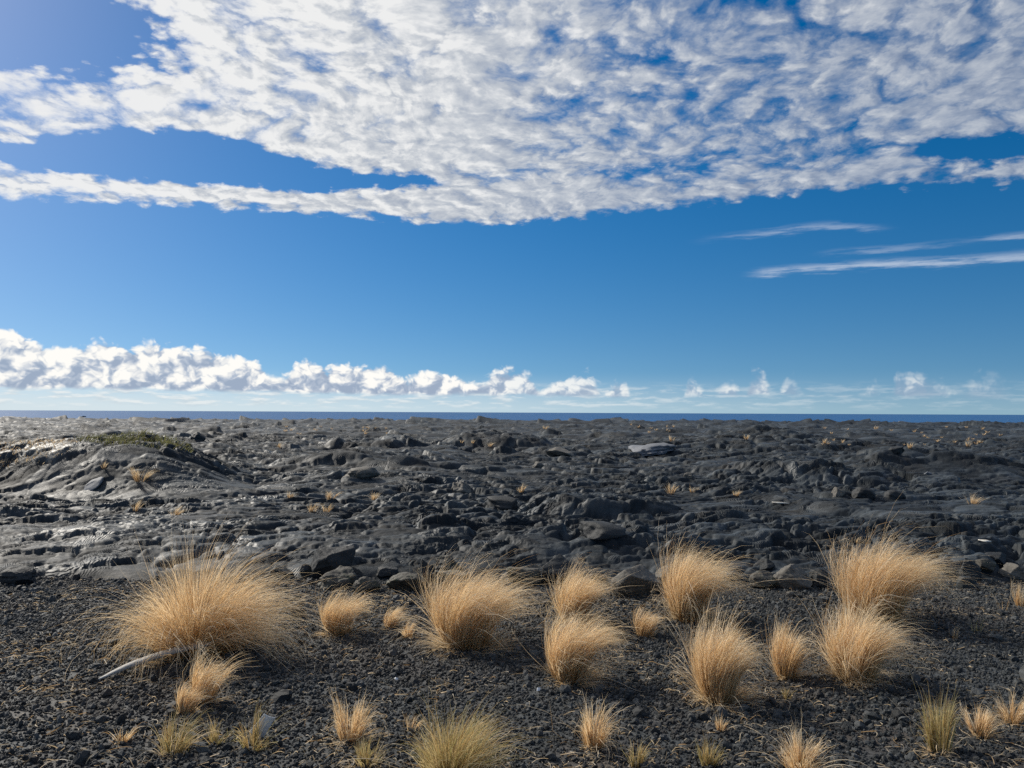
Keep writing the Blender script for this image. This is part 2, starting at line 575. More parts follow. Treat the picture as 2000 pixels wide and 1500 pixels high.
def base_h(x, y):
    far = sstep(50.0, 420.0, y)
    h = -2.75 * far
    amp = sstep(11.0, 22.0, y)
    h = h + amp * (0.34 * fbm(x / 11.0, y / 13.0, 3, 3) + 0.16 * fbm(x / 3.7, y / 4.6, 2, 14))
    h = h + 0.15 * sstep(10.6, 13.0, y)
    # ledges that drop towards the camera
    n = gnoise(x / 6.0, y / 15.0 + 4, 77)
    ph = (y / 8.0 + 1.1 * n + 0.25 * gnoise(x / 2.0, y / 3.0, 8)) % 1.0
    led = np.where(ph < 0.16, sstep(0.0, 0.16, ph), 1 - (ph - 0.16) / 0.84)
    h = h + amp * (1 - 0.75 * far) * 0.34 * led * sstep(-0.1, 0.4, gnoise(x / 12.0, y / 14.0, 91))
    # long swelling on the left with a steep shaded face
    w = 0.5 * gnoise(x / 2.5, y / 2.5, 6)
    ux = x + 10.8 + 0.6 * w
    q = np.sqrt(np.where(ux < 0, ux / 8.0, ux / 4.6) ** 2 + np.where(y < 20.0 - 0.12 * ux, (y + 0.8 * w - 20.0 + 0.12 * ux) / 2.5, (y - 20.0 + 0.12 * ux) / 8.0) ** 2)
    h = h * (1 - 0.75 * sstep(0.0, 0.5, 1.25 - q)) + 1.25 * sstep(0.0, 0.9, 1.04 - q)
    q = ell(x + w, y + w, -16.0, 33.0, 9.0, 4.0, 8.0)
    h = h + 0.2 * sstep(0.0, 1.0, 1.0 - q)
    # hollow with a dark wall in the middle distance
    q = ell(x + w, y + w, -0.8, 43.0, 3.4, 1.6, 7.0)
    h = h + 0.45 * sstep(0.0, 0.5, 1.0 - q)
    q = ell(x, y, -1.2, 39.6, 2.8, 2.2, 2.0)
    h = h - 0.40 * sstep(0.0, 0.8, 1.0 - q)
    q = ell(x + w, y + w, -7.6, 41.0, 3.0, 1.6, 6.0)
    h = h + 0.55 * sstep(0.0, 0.5, 1.0 - q)
    # ridges on the right
    q = ell(x + 2 * w, y + w, 15.5, 46.0, 9.0, 7.0, 14.0)
    h = h + 0.85 * sstep(0.0, 1.0, 1.0 - q)
    q = ell(x + 2 * w, y + w, 14.2, 25.5, 4.6, 3.0, 7.0)
    h = h + 0.75 * sstep(0.0, 0.9, 1.0 - q)
    q = ell(x + w, y + w, 7.9, 22.3, 2.7, 1.7, 4.0)
    h = h + 0.38 * sstep(0.0, 0.9, 1.0 - q)
    # a low ledge near the front
    q = ell(x + 0.4 * w, y, 1.9, 15.3, 1.7, 0.7, 3.0)
    h = h + 0.26 * sstep(0.0, 0.35, 1.0 - q)
    # dark cones on the coast
    for cx, cy, rx, hh in ((68.0, 396.0, 9.0, 0.7), (83.0, 392.0, 16.0, 1.1), (95.0, 398.0, 10.0, 0.7)):
        q = np.sqrt(((x - cx) / rx) ** 2 + ((y - cy) / 20.0) ** 2)
        h = h + hh * sstep(0.0, 1.0, 1.0 - q)
    # down into the sea
    cl = COAST + 14 * gnoise(x / 60.0, x * 0 + 1.5, 44)
    h = h - 12.5 * sstep(0.0, 30.0, y - cl)
    return h


def smoothness(x, y):
    """1 on the broad smooth sheets of the flow"""
    s = sstep(0.02, 0.35, gnoise(x / 9.0 + 3, y / 7.0, 61)) * 0.55
    q = np.sqrt(((x - 7.5) / 6.5) ** 2 + ((y - 16.4) / 2.3) ** 2)
    s = np.maximum(s, sstep(0.0, 0.45, 1.1 - q) * 0.95)
    q = np.sqrt(((x + 7.5) / 3.6) ** 2 + ((y - 12.6) / 1.3) ** 2)
    s = np.maximum(s, sstep(0.0, 0.5, 1.1 - q) * 0.75)
    q = np.sqrt(((x + 9.0) / 5.0) ** 2 + ((y - 18.6) / 1.7) ** 2)
    s = np.maximum(s, sstep(0.0, 0.5, 1.1 - q) * 0.95)
    return s


def plates(x, y, seed):
    """broken crust: per point a random step, a tilt and a groove between neighbouring pieces"""
    ix, iy = np.floor(x).astype(np.int64), np.floor(y).astype(np.int64)
    f1 = np.full(x.shape, 9.0, np.float32)
    f2 = f1.copy()
    h = np.zeros(x.shape, np.float32)
    t = h.copy()
    for dx in (-1, 0, 1):
        for dy in (-1, 0, 1):
            cx, cy = ix + dx, iy + dy
            q = _hash(cx, cy, seed)
            r1, r2 = (q & 255).astype(np.float32) / 256, (q >> 8).astype(np.float32) / 256
            q = (q * 40503 + 12345) & 0xFFFF
            r3, r4 = (q & 255).astype(np.float32) / 256, (q >> 8).astype(np.float32) * (6.2832 / 256)
            ux, uy = (x - cx - r1).astype(np.float32), (y - cy - r2).astype(np.float32)
            d = np.sqrt(ux * ux + uy * uy)
            hh = 0.9 * (r3 - 0.5) - 0.75 * uy - 0.25 * ux + 0.45 * (np.cos(r4) * ux + np.sin(r4) * uy)
            near = d < f1
            f2 = np.where(near, f1, np.minimum(f2, d))
            h = np.where(near, hh, h)
            t = np.where(near, r3, t)
            f1 = np.where(near, d, f1)
    e = np.clip((f2 - f1) / 0.2, 0, 1)
    return h + 0.75 * (1 - (1 - e) ** 2.2) - 0.5, t


class Tile:
    """height map of the flow lobes over a rectangle"""

    def __init__(self, x0, x1, y0, y1, cell, lobes, amin, amax, seed, thick):
        rng = np.random.default_rng(seed)
        self.x0, self.y0, self.c = x0, y0, cell
        self.nx, self.ny = int((x1 - x0) / cell) + 1, int((y1 - y0) / cell) + 1
        X, Y = np.meshgrid(x0 + np.arange(self.nx) * cell, y0 + np.arange(self.ny) * cell)
        s = amax
        WX = (X + 0.28 * s * gnoise(X / s, Y / s, seed) + 0.10 * s * gnoise(X * 3 / s, Y * 3 / s, seed + 1)).astype(np.float32)
        WY = (Y + 0.28 * s * gnoise(X / s, Y / s, seed + 2) + 0.10 * s * gnoise(X * 3 / s, Y * 3 / s, seed + 3)).astype(np.float32)
        R = np.full(X.shape, -0.12 * thick, np.float32)
        T = np.full(X.shape, 0.4, np.float32)
        cx = rng.uniform(x0, x1, lobes)
        cy = rng.uniform(y0, y1, lobes)
        keep = (np.abs(cx) < 0.86 * cy + 3) & (rng.random(lobes) > 0.45 * smoothness(cx, cy))
        cx, cy = cx[keep], cy[keep]
        n = len(cx)
        sm = smoothness(cx, cy)
        a = 1.2 * amin * (amax / amin) ** (rng.random(n) ** 1.45)
        a = a * (1 + 1.3 * sm)
        ratio = rng.uniform(0.24, 0.58, n)
        ang = 3.6 + 2.6 * gnoise(cx / 9.0, cy / 9.0, 33) + rng.normal(0, 0.30, n)
        off = rng.normal(0, 0.10 * thick, n) + 0.12 * thick * gnoise(cx / (3 * amax), cy / (3 * amax), 21) * 2
        hh = thick * (a * ratio / amax) ** 0.72 * rng.uniform(0.6, 1.25, n) * (1 - 0.62 * sm)
        tilt = rng.normal(0, 0.10, n) * (1 - 0.7 * sm)
        rope = rng.random(n) < 0.42
        lam = rng.uniform(0.055, 0.10, n) * (amax / 1.1)
        slab = rng.random(n) < 0.17
        tone = rng.random(n)
        pile = sstep(0.55, 0.25, a / amax) * 0.9
        margin = 0.45 * s
        for i in np.argsort(-a):
            r = a[i] * 1.05 + margin
            i0, i1 = int((cx[i] - r - x0) / cell), int((cx[i] + r - x0) / cell) + 1
            j0, j1 = int((cy[i] - r - y0) / cell), int((cy[i] + r - y0) / cell) + 1
            i0, j0, i1, j1 = max(i0, 0), max(j0, 0), min(i1, self.nx), min(j1, self.ny)
            if i1 - i0 < 2 or j1 - j0 < 2:
                continue
            dx, dy = WX[j0:j1, i0:i1] - cx[i], WY[j0:j1, i0:i1] - cy[i]
            ca, sa = math.cos(ang[i]), math.sin(ang[i])
            u, v = dx * ca + dy * sa, -dx * sa + dy * ca
            bb = a[i] * ratio[i]
            P = R[j0:j1, i0:i1]
            jc, ic = min(max(int((cy[i] - y0) / cell), 0), self.ny - 1), min(max(int((cx[i] - x0) / cell), 0), self.nx - 1)
            oo = off[i] + pile[i] * (R[jc, ic] - off[i]) - 0.22 * hh[i] * pile[i]
            if slab[i]:
                q = np.maximum(np.abs(u) / a[i] * 0.9 + np.abs(v) / bb * 0.35, np.abs(v) / bb)
                dome = np.where(q < 1, 0.6 + 0.4 * np.clip((1 - q) * 5, 0, 1), -9.0)
                z = oo + hh[i] * 0.9 * dome + 1.3 * tilt[i] * u
            else:
                q = (u / a[i]) ** 2 + (v / bb) ** 2
                qq = np.clip(1 - q, 0, 1)
                dome = np.where(q < 1, qq ** 0.26, -9.0)
                z = oo + hh[i] * (dome - 0.75 * np.clip(-u / a[i], 0, 1) ** 1.3) + tilt[i] * u
                if rope[i]:
                    ph = (u + 0.55 * v * v / bb) / lam[i]
                    z = z + np.where(q < 1, 0.16 * lam[i] * np.abs(np.sin(ph * 2.2)) * qq ** 0.5, 0)
            hit = z > P
            P[hit] = z[hit]
            T[j0:j1, i0:i1][hit] = tone[i]
        crack = gnoise(X / (0.9 * s) + 8, Y / (0.9 * s), seed + 7)
        R -= (0.22 * thick * np.exp(-(crack / 0.018) ** 2) * sstep(0.0, 0.3, gnoise(X / (4 * s), Y / (4 * s), seed + 8))).astype(np.float32)
        R += (0.05 * thick * fbm(X * 2.2 / s, Y * 2.2 / s, 4, seed + 9, 0.55)).astype(np.float32)
        # crust broken into tongues and plates, drawn out along the flow
        ca, sa = math.cos(0.35), math.sin(0.35)
        sm = smoothness(X, Y)
        for sc, amp, k in ((1.05 * s, 0.46, 0), (0.45 * s, 0.30, 1)):
            U = (WX * ca + WY * sa + 0.10 * s * gnoise(X * 5 / s, Y * 5 / s, seed + 40 + k)) / (sc * 1.9)
            V = (-WX * sa + WY * ca + 0.10 * s * gnoise(X * 5 / s, Y * 5 / s, seed + 50 + k)) / (sc * 0.7)
            pat = sstep(-0.30, 0.15, gnoise(X / (2.5 * s) + 9 * k, Y / (2.5 * s), seed + 60 + k))
            ph, pt = plates(U, V, seed + 70 + k)
            R = R + (thick * amp * (0.25 + 0.75 * pat) * (1 - 0.62 * sm) * ph).astype(np.float32)
            T = 0.6 * T + 0.4 * pt
        for ax in (0, 1):
            R = 0.88 * R + 0.06 * (np.roll(R, 1, ax) + np.roll(R, -1, ax))
        self.R, self.T = R, T

    def sample(self, x, y, what='R'):
        M = self.R if what == 'R' else self.T
        fx = np.clip((x - self.x0) / self.c, 0, self.nx - 1.001)
        fy = np.clip((y - self.y0) / self.c, 0, self.ny - 1.001)
        i, j = fx.astype(int), fy.astype(int)
        u, v = fx - i, fy - j
        return (M[j, i] * (1 - u) * (1 - v) + M[j, i + 1] * u * (1 - v) + M[j + 1, i] * (1 - u) * v + M[j + 1, i + 1] * u * v)


TILES = [Tile(-20, 20, 8.5, 26, 0.02, 20000, 0.07, 0.60, 101, 0.23),
         Tile(-46, 46, 21, 60, 0.045, 18000, 0.16, 1.0, 202, 0.27),
         Tile(-135, 135, 52, 165, 0.14, 24000, 0.4, 2.2, 303, 0.26),
         Tile(-385, 385, 145, 480, 0.5, 10000, 1.4, 6.0, 404, 0.24)]
SEAMS = [(21.5, 25.5), (53.0, 59.0), (147.0, 163.0)]


def relief(x, y, what='R'):
    out = TILES[0].sample(x, y, what)
    for k, (a, b) in enumerate(SEAMS):
        w = sstep(a, b, y)
        if np.any(w > 0):
            out = out * (1 - w) + TILES[k + 1].sample(x, y, what) * w
    return out


def lava_h(x, y):
    x, y = np.asarray(x, float), np.asarray(y, float)
    h = base_h(x, y) + relief(x, y)
    e = edge_y(x)
    return h * sstep(-0.2, 1.5, y - e) + 0.05 - 0.75 * sstep(0.45, -0.6, y - e)


def pad_h(x, y):
    return 0.05 * fbm(x / 2.6, y / 2.6, 3, 71) + 0.012 * fbm(x * 2.5, y * 2.5, 3, 72)


def ground_h(x, y):
    x, y = np.asarray(x, float), np.asarray(y, float)
    return np.maximum(np.where(y > 8.6, lava_h(x, np.maximum(y, 8.6)), -9.0), np.where(y < 12.4, pad_h(x, y), -9.0))


def hit_px(px, py):
    """first point of the ground on the sight line through a pixel of the photograph"""
    d = px_dir(px, py)
    s = 3.0 * np.exp(np.linspace(0, math.log(500 / 3.0), 9000))
    P = CAM[None, :] + d[None, :] * s[:, None]
    below = P[:, 2] < ground_h(P[:, 0], P[:, 1])
    k = int(np.argmax(below)) if below.any() else len(s) - 1
    p = P[k]
    return np.array([p[0], p[1], float(ground_h(p[0:1], p[1:2])[0])]), float(s[k])


def build_land():
    ys = [8.7]
    while ys[-1] < 476:
        y = ys[-1]
        ys.append(y + (max(0.032, 0.0021 * y) if y < 24 else 0.0034 * y if y < 60 else 0.0075 * y if y < 165 else 0.014 * y))
    ys = np.array(ys)
    nc = 1000
    s = np.linspace(-0.80, 0.80, nc)
    X = ys[:, None] * s[None, :]
    Y = np.repeat(ys[:, None], nc, axis=1)
    Z = lava_h(X, Y)
    me = mesh_np('lava_field', np.stack([X, Y, Z], -1).reshape(-1, 3), quads=grid_quads(len(ys), nc), mat=M_LAVA)
    a = me.attributes.new('tone', 'FLOAT', 'POINT')
    a.data.foreach_set('value', np.ascontiguousarray(relief(X, Y, 'T'), dtype=np.float32).ravel())
    tag(link('lava_field', me), kind='structure')
    # cinder ground in front, reaching behind the camera
    gx = np.concatenate([-np.geomspace(60, 10, 12), np.arange(-9.9, 9.95, 0.09), np.geomspace(10, 60, 12)])
    gy = np.concatenate([-np.geomspace(60, 3, 12), np.arange(-2.5, 3.0, 0.5), np.arange(3.0, 12.45, 0.09)])
    X, Y = np.meshgrid(gx, gy)
    me = mesh_np('cinder_ground', np.stack([X, Y, pad_h(X, Y)], -1).reshape(-1, 3), quads=grid_quads(len(gy), len(gx)), mat=M_GROUND)
    tag(link('cinder_ground', me), kind='structure')
    # sea out to the horizon
    gx = np.concatenate([-np.geomspace(90000, 60, 40), np.geomspace(60, 90000, 40)])
    gy = np.geomspace(380, 120000, 60)
    X, Y = np.meshgrid(gx, gy)
    m, g, b = new_mat('sea_water')
    p = objpos(g)
    n1 = g.noise(g.v('MULTIPLY', p, (0.012, 0.004, 1.0)), 1.0, 4.0, 0.6)
    g.put(b.inputs['Base Color'], g.ramp(n1, [(0.3, (0.020, 0.085, 0.210)), (0.7, (0.028, 0.110, 0.260))]))
    b.inputs['Roughness'].default_value = 0.55
    b.inputs['Specular IOR Level'].default_value = 0.22
    b.inputs['IOR'].default_value = 1.33
    g.put(b.inputs['Normal'], bump(g, g.noise(g.v('MULTIPLY', p, (0.10, 0.05, 1.0)), 1.0, 5.0, 0.6), 0.6, 2.0))
    me = mesh_np('ocean', np.stack([X, Y, X * 0 + SEA_Z], -1).reshape(-1, 3), quads=grid_quads(len(gy), len(gx)), mat=m)
    tag(link('ocean', me), kind='structure')


build_land()


# ------------------------------------------------------------------ loose cinder gravel
def build_gravel():
    rng = np.random.default_rng(5)
    n = 210000
    y = np.sqrt(rng.uniform(3.6 ** 2, 11.2 ** 2, n))
    x = rng.uniform(-1, 1, n) * (0.74 * y + 0.4)
    keep = y < edge_y(x) + 0.5
    x, y = x[keep], y[keep]
    n = len(x)
    size = 0.0080 * np.exp(rng.normal(0, 0.48, n)) * (1 + 0.25 * gnoise(x * 0.8, y * 0.8, 12))
    big = rng.random(n) < 0.012
    size[big] *= rng.uniform(1.6, 2.8, big.sum())
    z = pad_h(x, y) + size * 0.25
    me = bpy.data.meshes.new('gravel')
    me.vertices.add(n)
    me.vertices.foreach_set('co', np.stack([x, y, z], -1).astype(np.float32).ravel())
    a = me.attributes.new('stone_size', 'FLOAT', 'POINT')
    a.data.foreach_set('value', size.astype(np.float32))
    br = np.clip(0.25 * (rng.random(n) < 0.2) + sstep(0.05, 0.4, fbm(x * 0.5, y * 0.7, 3, 88)) * 0.55 + sstep(5.6, 4.4, y) * sstep(-0.1, 0.2, fbm(x * 0.8, y, 2, 89)) * 0.7, 0, 1)
    a = me.attributes.new('brown', 'FLOAT', 'POINT')
    a.data.foreach_set('value', br.astype(np.float32))
    a = me.attributes.new('stone_turn', 'FLOAT_VECTOR', 'POINT')
    a.data.foreach_set('vector', rng.uniform(0, 6.283, (n, 3)).astype(np.float32).ravel())
    o = link('gravel', me)
    tag(o, 'loose dark cinder gravel covering the foreground', 'gravel', kind='stuff')
    t = bpy.data.node_groups.new('scatter_gravel', 'GeometryNodeTree')
    t.interface.new_socket('Geometry', in_out='INPUT', socket_type='NodeSocketGeometry')
    t.interface.new_socket('Geometry', in_out='OUTPUT', socket_type='NodeSocketGeometry')
    N, L = t.nodes, t.links
    gi, go = N.new('NodeGroupInput'), N.new('NodeGroupOutput')
    join = N.new('GeometryNodeJoinGeometry')
    for k in range(7):
        ico = N.new('GeometryNodeMeshIcoSphere')
        ico.inputs['Radius'].default_value = 1.0
        ico.inputs['Subdivisions'].default_value = 2
        tr = N.new('GeometryNodeTransform')
        L.new(ico.outputs['Mesh'], tr.inputs['Geometry'])
        rr = random.Random(k)
        tr.inputs['Scale'].default_value = (rr.uniform(0.85, 1.35), rr.uniform(0.75, 1.1), rr.uniform(0.6, 0.95))
        pos = N.new('GeometryNodeInputPosition')
        off = N.new('ShaderNodeVectorMath')
        off.operation = 'ADD'
        off.inputs[1].default_value = (k * 7.3, k * 3.1, 0)
        L.new(pos.outputs[0], off.inputs[0])
        nz = N.new('ShaderNodeTexNoise')
        nz.inputs['Scale'].default_value = 1.5
        nz.inputs['Detail'].default_value = 3.0
        nz.inputs['Roughness'].default_value = 0.7
        L.new(off.outputs[0], nz.inputs['Vector'])
        sb = N.new('ShaderNodeVectorMath')
        sb.operation = 'SUBTRACT'
        sb.inputs[1].default_value = (0.5, 0.5, 0.5)
        L.new(nz.outputs['Color'], sb.inputs[0])
        sc = N.new('ShaderNodeVectorMath')
        sc.operation = 'SCALE'
        sc.inputs['Scale'].default_value = 1.7
        L.new(sb.outputs[0], sc.inputs[0])
        sp = N.new('GeometryNodeSetPosition')
        L.new(tr.outputs[0], sp.inputs['Geometry'])
        L.new(sc.outputs[0], sp.inputs['Offset'])
        sm = N.new('GeometryNodeSetMaterial')
        sm.inputs['Material'].default_value = M_STONE
        L.new(sp.outputs[0], sm.inputs['Geometry'])
        g2i = N.new('GeometryNodeGeometryToInstance')
        L.new(sm.outputs[0], g2i.inputs[0])
        L.new(g2i.outputs[0], join.inputs[0])
    iop = N.new('GeometryNodeInstanceOnPoints')
    L.new(gi.outputs[0], iop.inputs['Points'])
    L.new(join.outputs[0], iop.inputs['Instance'])
    iop.inputs['Pick Instance'].default_value = True
    for nm, ty, sock in (('stone_size', 'FLOAT', 'Scale'), ('stone_turn', 'FLOAT_VECTOR', 'Rotation')):
        at = N.new('GeometryNodeInputNamedAttribute')
        at.data_type = ty
        at.inputs['Name'].default_value = nm
        L.new(at.outputs['Attribute'], iop.inputs[sock])
    L.new(iop.outputs[0], go.inputs[0])
    md = o.modifiers.new('scatter', 'NODES')
    md.node_group = t


build_gravel()


# ------------------------------------------------------------------ boulders and slabs
def ico_sphere(sub):
    t = (1 + 5 ** 0.5) / 2
    v = [(-1, t, 0), (1, t, 0), (-1, -t, 0), (1, -t, 0), (0, -1, t), (0, 1, t), (0, -1, -t), (0, 1, -t), (t, 0, -1), (t, 0, 1), (-t, 0, -1), (-t, 0, 1)]
    f = [(0, 11, 5), (0, 5, 1), (0, 1, 7), (0, 7, 10), (0, 10, 11), (1, 5, 9), (5, 11, 4), (11, 10, 2), (10, 7, 6), (7, 1, 8),
         (3, 9, 4), (3, 4, 2), (3, 2, 6), (3, 6, 8), (3, 8, 9), (4, 9, 5), (2, 4, 11), (6, 2, 10), (8, 6, 7), (9, 8, 1)]
    v = [np.array(p) / np.linalg.norm(p) for p in v]
    for _ in range(sub):
        cache, nf = {}, []

        def mid(a, b):
            k = (min(a, b), max(a, b))
            if k not in cache:
                p = v[a] + v[b]
                v.append(p / np.linalg.norm(p))
                cache[k] = len(v) - 1
            return cache[k]
        for a, b, c in f:
            ab, bc, ca = mid(a, b), mid(b, c), mid(c, a)
            nf += [(a, ab, ca), (b, bc, ab), (c, ca, bc), (ab, bc, ca)]
        f = nf
    return np.array(v), np.array(f)


ICO = {k: ico_sphere(k) for k in (3, 4)}


def n3(p, s, seed):
    return (gnoise(p[:, 0] * s + 3.1, p[:, 1] * s, seed) + gnoise(p[:, 1] * s, p[:, 2] * s + 5.7, seed + 1) + gnoise(p[:, 2] * s + 1.3, p[:, 0] * s, seed + 2)) / 1.6


def rock_mesh(name, seed, size, cuts, rough, mat, sub=4):
    """a block: a ball cut by random planes, then roughened; size = full width, depth, height"""
    rng = np.random.default_rng(seed)
    v, f = ICO[sub]
    p = v.copy() * 1.25
    for _ in range(cuts):
        n = rng.normal(size=3)
        n /= np.linalg.norm(n)
        d = rng.uniform(0.52, 0.95)
        k = p @ n
        p -= np.outer(np.maximum(k - d, 0) * 0.97, n)
    p += v * (rough * (0.5 * n3(p, 1.1, seed) + 0.32 * n3(p, 2.7, seed + 5) + 0.2 * n3(p, 6.5, seed + 9) + 0.10 * n3(p, 14.0, seed + 13)))[:, None]
    p -= (p.max(0) + p.min(0)) / 2
    p *= (np.array(size) / (p.max(0) - p.min(0)))[None, :]
    return mesh_np(name, p, tris=f, mat=mat)


def mat_rock(name, dark, light, moss=None):
    m, g, b = new_mat(name)
    p = objpos(g)
    v = g.add(g.mul(g.noise(p, 5.0, 5.0, 0.65), 0.6), g.mul(g.noise(p, 40.0, 4.0, 0.6), 0.4))
    col = g.ramp(v, [(0.3, dark), (0.62, light)])
    if moss:
        col = g.mix(g.ss(g.noise(p, 9.0, 4.0, 0.7), 0.5, 0.66), col, moss)
    g.put(b.inputs['Base Color'], col)
    b.inputs['Roughness'].default_value = 0.7
    b.inputs['Specular IOR Level'].default_value = 0.35
    g.put(b.inputs['Normal'], bump(g, g.noise(p, 45.0, 6.0, 0.68), 0.8, 0.01))
    return m


M_ROCK_DARK = mat_rock('dark_block', (0.012, 0.014, 0.016), (0.034, 0.037, 0.039))
M_ROCK_BROWN = mat_rock('brown_block', (0.034, 0.031, 0.026), (0.10, 0.092, 0.076), (0.085, 0.085, 0.055))
M_ROCK_TAN = mat_rock('tan_block', (0.055, 0.050, 0.042), (0.15, 0.138, 0.118))
M_ROCK_PALE = mat_rock('pale_crust_and_sky_sheen', (0.08, 0.088, 0.10), (0.19, 0.20, 0.22))  # whitish crust, and the sky reflection painted on the left mound slab
G_ROCK = 'boulders along the edge of the lava'
G_FIELD = 'loose slabs and blocks out on the lava'


def rock(px, py, w, h, mat, label, group, seed, cuts=9, rough=0.28, depth=0.8, yaw=0.0, lean=0.0, sink=0.25, name='boulder', cat='boulder', pitch=0.0, sub=4):
    """px, py: middle of the foot in the photograph; w, h: size in its pixels"""
    p, dist = hit_px(px, py)
    k = dist / FPX
    W, Hh = w * k, h * k * 1.02
    o = link(name, rock_mesh(name, seed, (W, W * depth, Hh * (1 + sink)), cuts, rough, mat, sub))
    o.location = (p[0], p[1] + W * depth * 0.30, p[2] + Hh * (1 + sink) * 0.5 - Hh * sink)
    o.rotation_euler = (pitch, lean, yaw)
    return tag(o, label, cat, group, 'thing')


D_, B_, T_, P_ = M_ROCK_DARK, M_ROCK_BROWN, M_ROCK_TAN, M_ROCK_PALE
for i, a in enumerate([
    (643, 1130, 100, 58, D_, 'big dark lava block with a flat shaded face, left end of the boulder line', 8, 0.22),
    (597, 1128, 24, 24, D_, 'small dark wedge of rock leaning against the left of the big dark block', 8, 0.25),
    (655, 1152, 74, 36, B_, 'low mossy brown boulder half buried in gravel in front of the big dark block', 6, 0.42),
    (714, 1158, 52, 28, B_, 'rounded brown boulder directly right of the low mossy one', 6, 0.40),
    (794, 1157, 82, 34, B_, 'wide rounded brown boulder between the grass clump and the jagged upright block', 6, 0.42),
    (832, 1137, 36, 42, D_, 'upright jagged dark block standing behind the wide brown boulder', 10, 0.34),
    (873, 1124, 56, 36, B_, 'jagged brown block to the right of the upright jagged one', 10, 0.40),
    (876, 1151, 76, 34, B_, 'brown boulder below the jagged brown block, touching the large grass tuft', 6, 0.42),
    (1022, 1142, 74, 32, B_, 'wedge shaped rock with a shaded front, just right of the large grass tuft', 9, 0.26),
    (1098, 1141, 90, 50, D_, 'tilted dark slab with an overhanging shaded front behind the middle grass tufts', 9, 0.22),
    (1240, 1166, 96, 56, T_, 'pyramid shaped grey boulder with a pale left face', 7, 0.20),
    (1290, 1157, 26, 26, D_, 'small dark stone at the right foot of the pyramid boulder', 8, 0.30),
    (1303, 1132, 42, 20, T_, 'pale flat wedge of rock behind the tall grass tuft', 8, 0.22),
    (1497, 1151, 56, 30, B_, 'low tan green boulder left of the cracked one', 7, 0.32),
    (1552, 1152, 72, 40, T_, 'rounded cracked grey brown boulder in the gap between the two tall right grass tufts', 7, 0.36),
    (1602, 1150, 42, 32, D_, 'dark boulder against the right side of the cracked one', 7, 0.30),
    (1545, 1167, 14, 9, T_, 'small tan stone lying on the gravel below the cracked boulder', 7, 0.25),
    (1494, 1112, 42, 16, D_, 'flat dark rock behind the low tan green boulder', 8, 0.25),
    (1430, 1132, 34, 14, D_, 'dark flat rock beside the right edge of the tall golden tuft', 8, 0.25),
    (1856, 1116, 52, 18, D_, 'long dark rock at the tips of the rightmost big tuft', 8, 0.25),
    (1898, 1137, 38, 36, D_, 'dark rugged boulder right of the rightmost big tuft', 9, 0.36),
    (1932, 1122, 38, 24, B_, 'square brown block near the right edge of the picture', 10, 0.20),
    (1955, 1110, 44, 24, D_, 'dark slab leaning above the square brown block', 9, 0.22),
    (1984, 1130, 40, 22, T_, 'pale rounded rock at the right edge of the picture', 7, 0.34),
    (24, 1142, 56, 26, D_, 'dark lump of lava at the left edge of the gravel', 6, 0.35),
    (548, 1128, 40, 16, D_, 'flat dark rock between the biggest tuft and the big dark block', 8, 0.28),
    (755, 1131, 40, 20, D_, 'small dark slab above the two rounded brown boulders', 9, 0.25),
    (1168, 1142, 36, 24, D_, 'dark stone behind the tuft left of the pyramid boulder', 8, 0.30),
]):
    rock(*a[:6], G_ROCK, 900 + i * 7, cuts=a[6], rough=a[7], yaw=(i * 1.7) % 0.9 - 0.45, lean=((i * 2.3) % 0.5 - 0.25), depth=0.75)

for i, a in enumerate([
    (150, 962, 74, 9, P_, 'pale blue grey smooth slab on the shaded face of the left mound', 10, 0.12, 0.9, 0.55),  # reflected sky is put into the colour of this dark lava plate
    (1280, 884, 96, 17, P_, 'whitish crust slab in the distance right of the middle', 12, 0.5, 1.3, 0.1),
    (290, 858, 20, 9, D_, 'small dark rock perched on the left skyline beside green grass', 7, 0.3, 0.8, 0.0),
    (384, 858, 26, 12, D_, 'dark angular rock right of the green grass patch', 9, 0.3, 0.8, 0.0),
    (1098, 888, 56, 13, T_, 'thin tilted slab right of the dark hollow', 10, 0.15, 0.7, 0.3),
    (1052, 914, 26, 12, T_, 'pale rubble block in the middle of the lava', 9, 0.45, 0.8, 0.0),
    (1815, 928, 15, 6, P_, 'small white stone out on the right lava', 7, 0.25, 0.8, 0.0),
    (975, 992, 70, 16, D_, 'long tilted slab left of the lone tuft in the middle', 10, 0.15, 0.6, 0.3),
    (900, 962, 40, 18, T_, 'pale knobbly block on the left middle of the lava', 8, 0.5, 0.8, 0.0),
    (1755, 884, 32, 11, D_, 'dark flat boulder far out on the right', 7, 0.25, 0.8, 0.0),
    (1640, 968, 24, 14, T_, 'grey rounded lobe left of the row of lobes on the right', 5, 0.25, 0.8, 0.0),
    (1690, 972, 40, 18, D_, 'grey rounded lobe in the middle of the row of lobes on the right', 5, 0.28, 0.8, 0.0),
    (1750, 976, 34, 16, D_, 'grey rounded lobe at the right of the row of lobes on the right', 5, 0.30, 0.8, 0.0),
    (700, 932, 70, 18, T_, 'pale ridge of lava crust left of the middle', 6, 0.4, 0.9, 0.0),
    (1345, 935, 20, 10, T_, 'pointed pale stone above the pair of right middle tufts', 9, 0.3, 0.8, 0.0),
    (1180, 1046, 90, 20, D_, 'wide tilted plate of lava with a dark front behind the middle tufts', 10, 0.12, 0.8, 0.1),
]):
    rock(*a[:6], G_FIELD, 1900 + i * 11, cuts=a[6], rough=a[7] + 0.18, depth=a[8], pitch=a[9], yaw=(i * 1.3) % 1.0 - 0.5, lean=((i * 2.9) % 0.4 - 0.2),
         name='lava_slab' if 'slab' in a[5] or 'plate' in a[5] else 'lava_block', cat='rock', sub=3, sink=0.7)


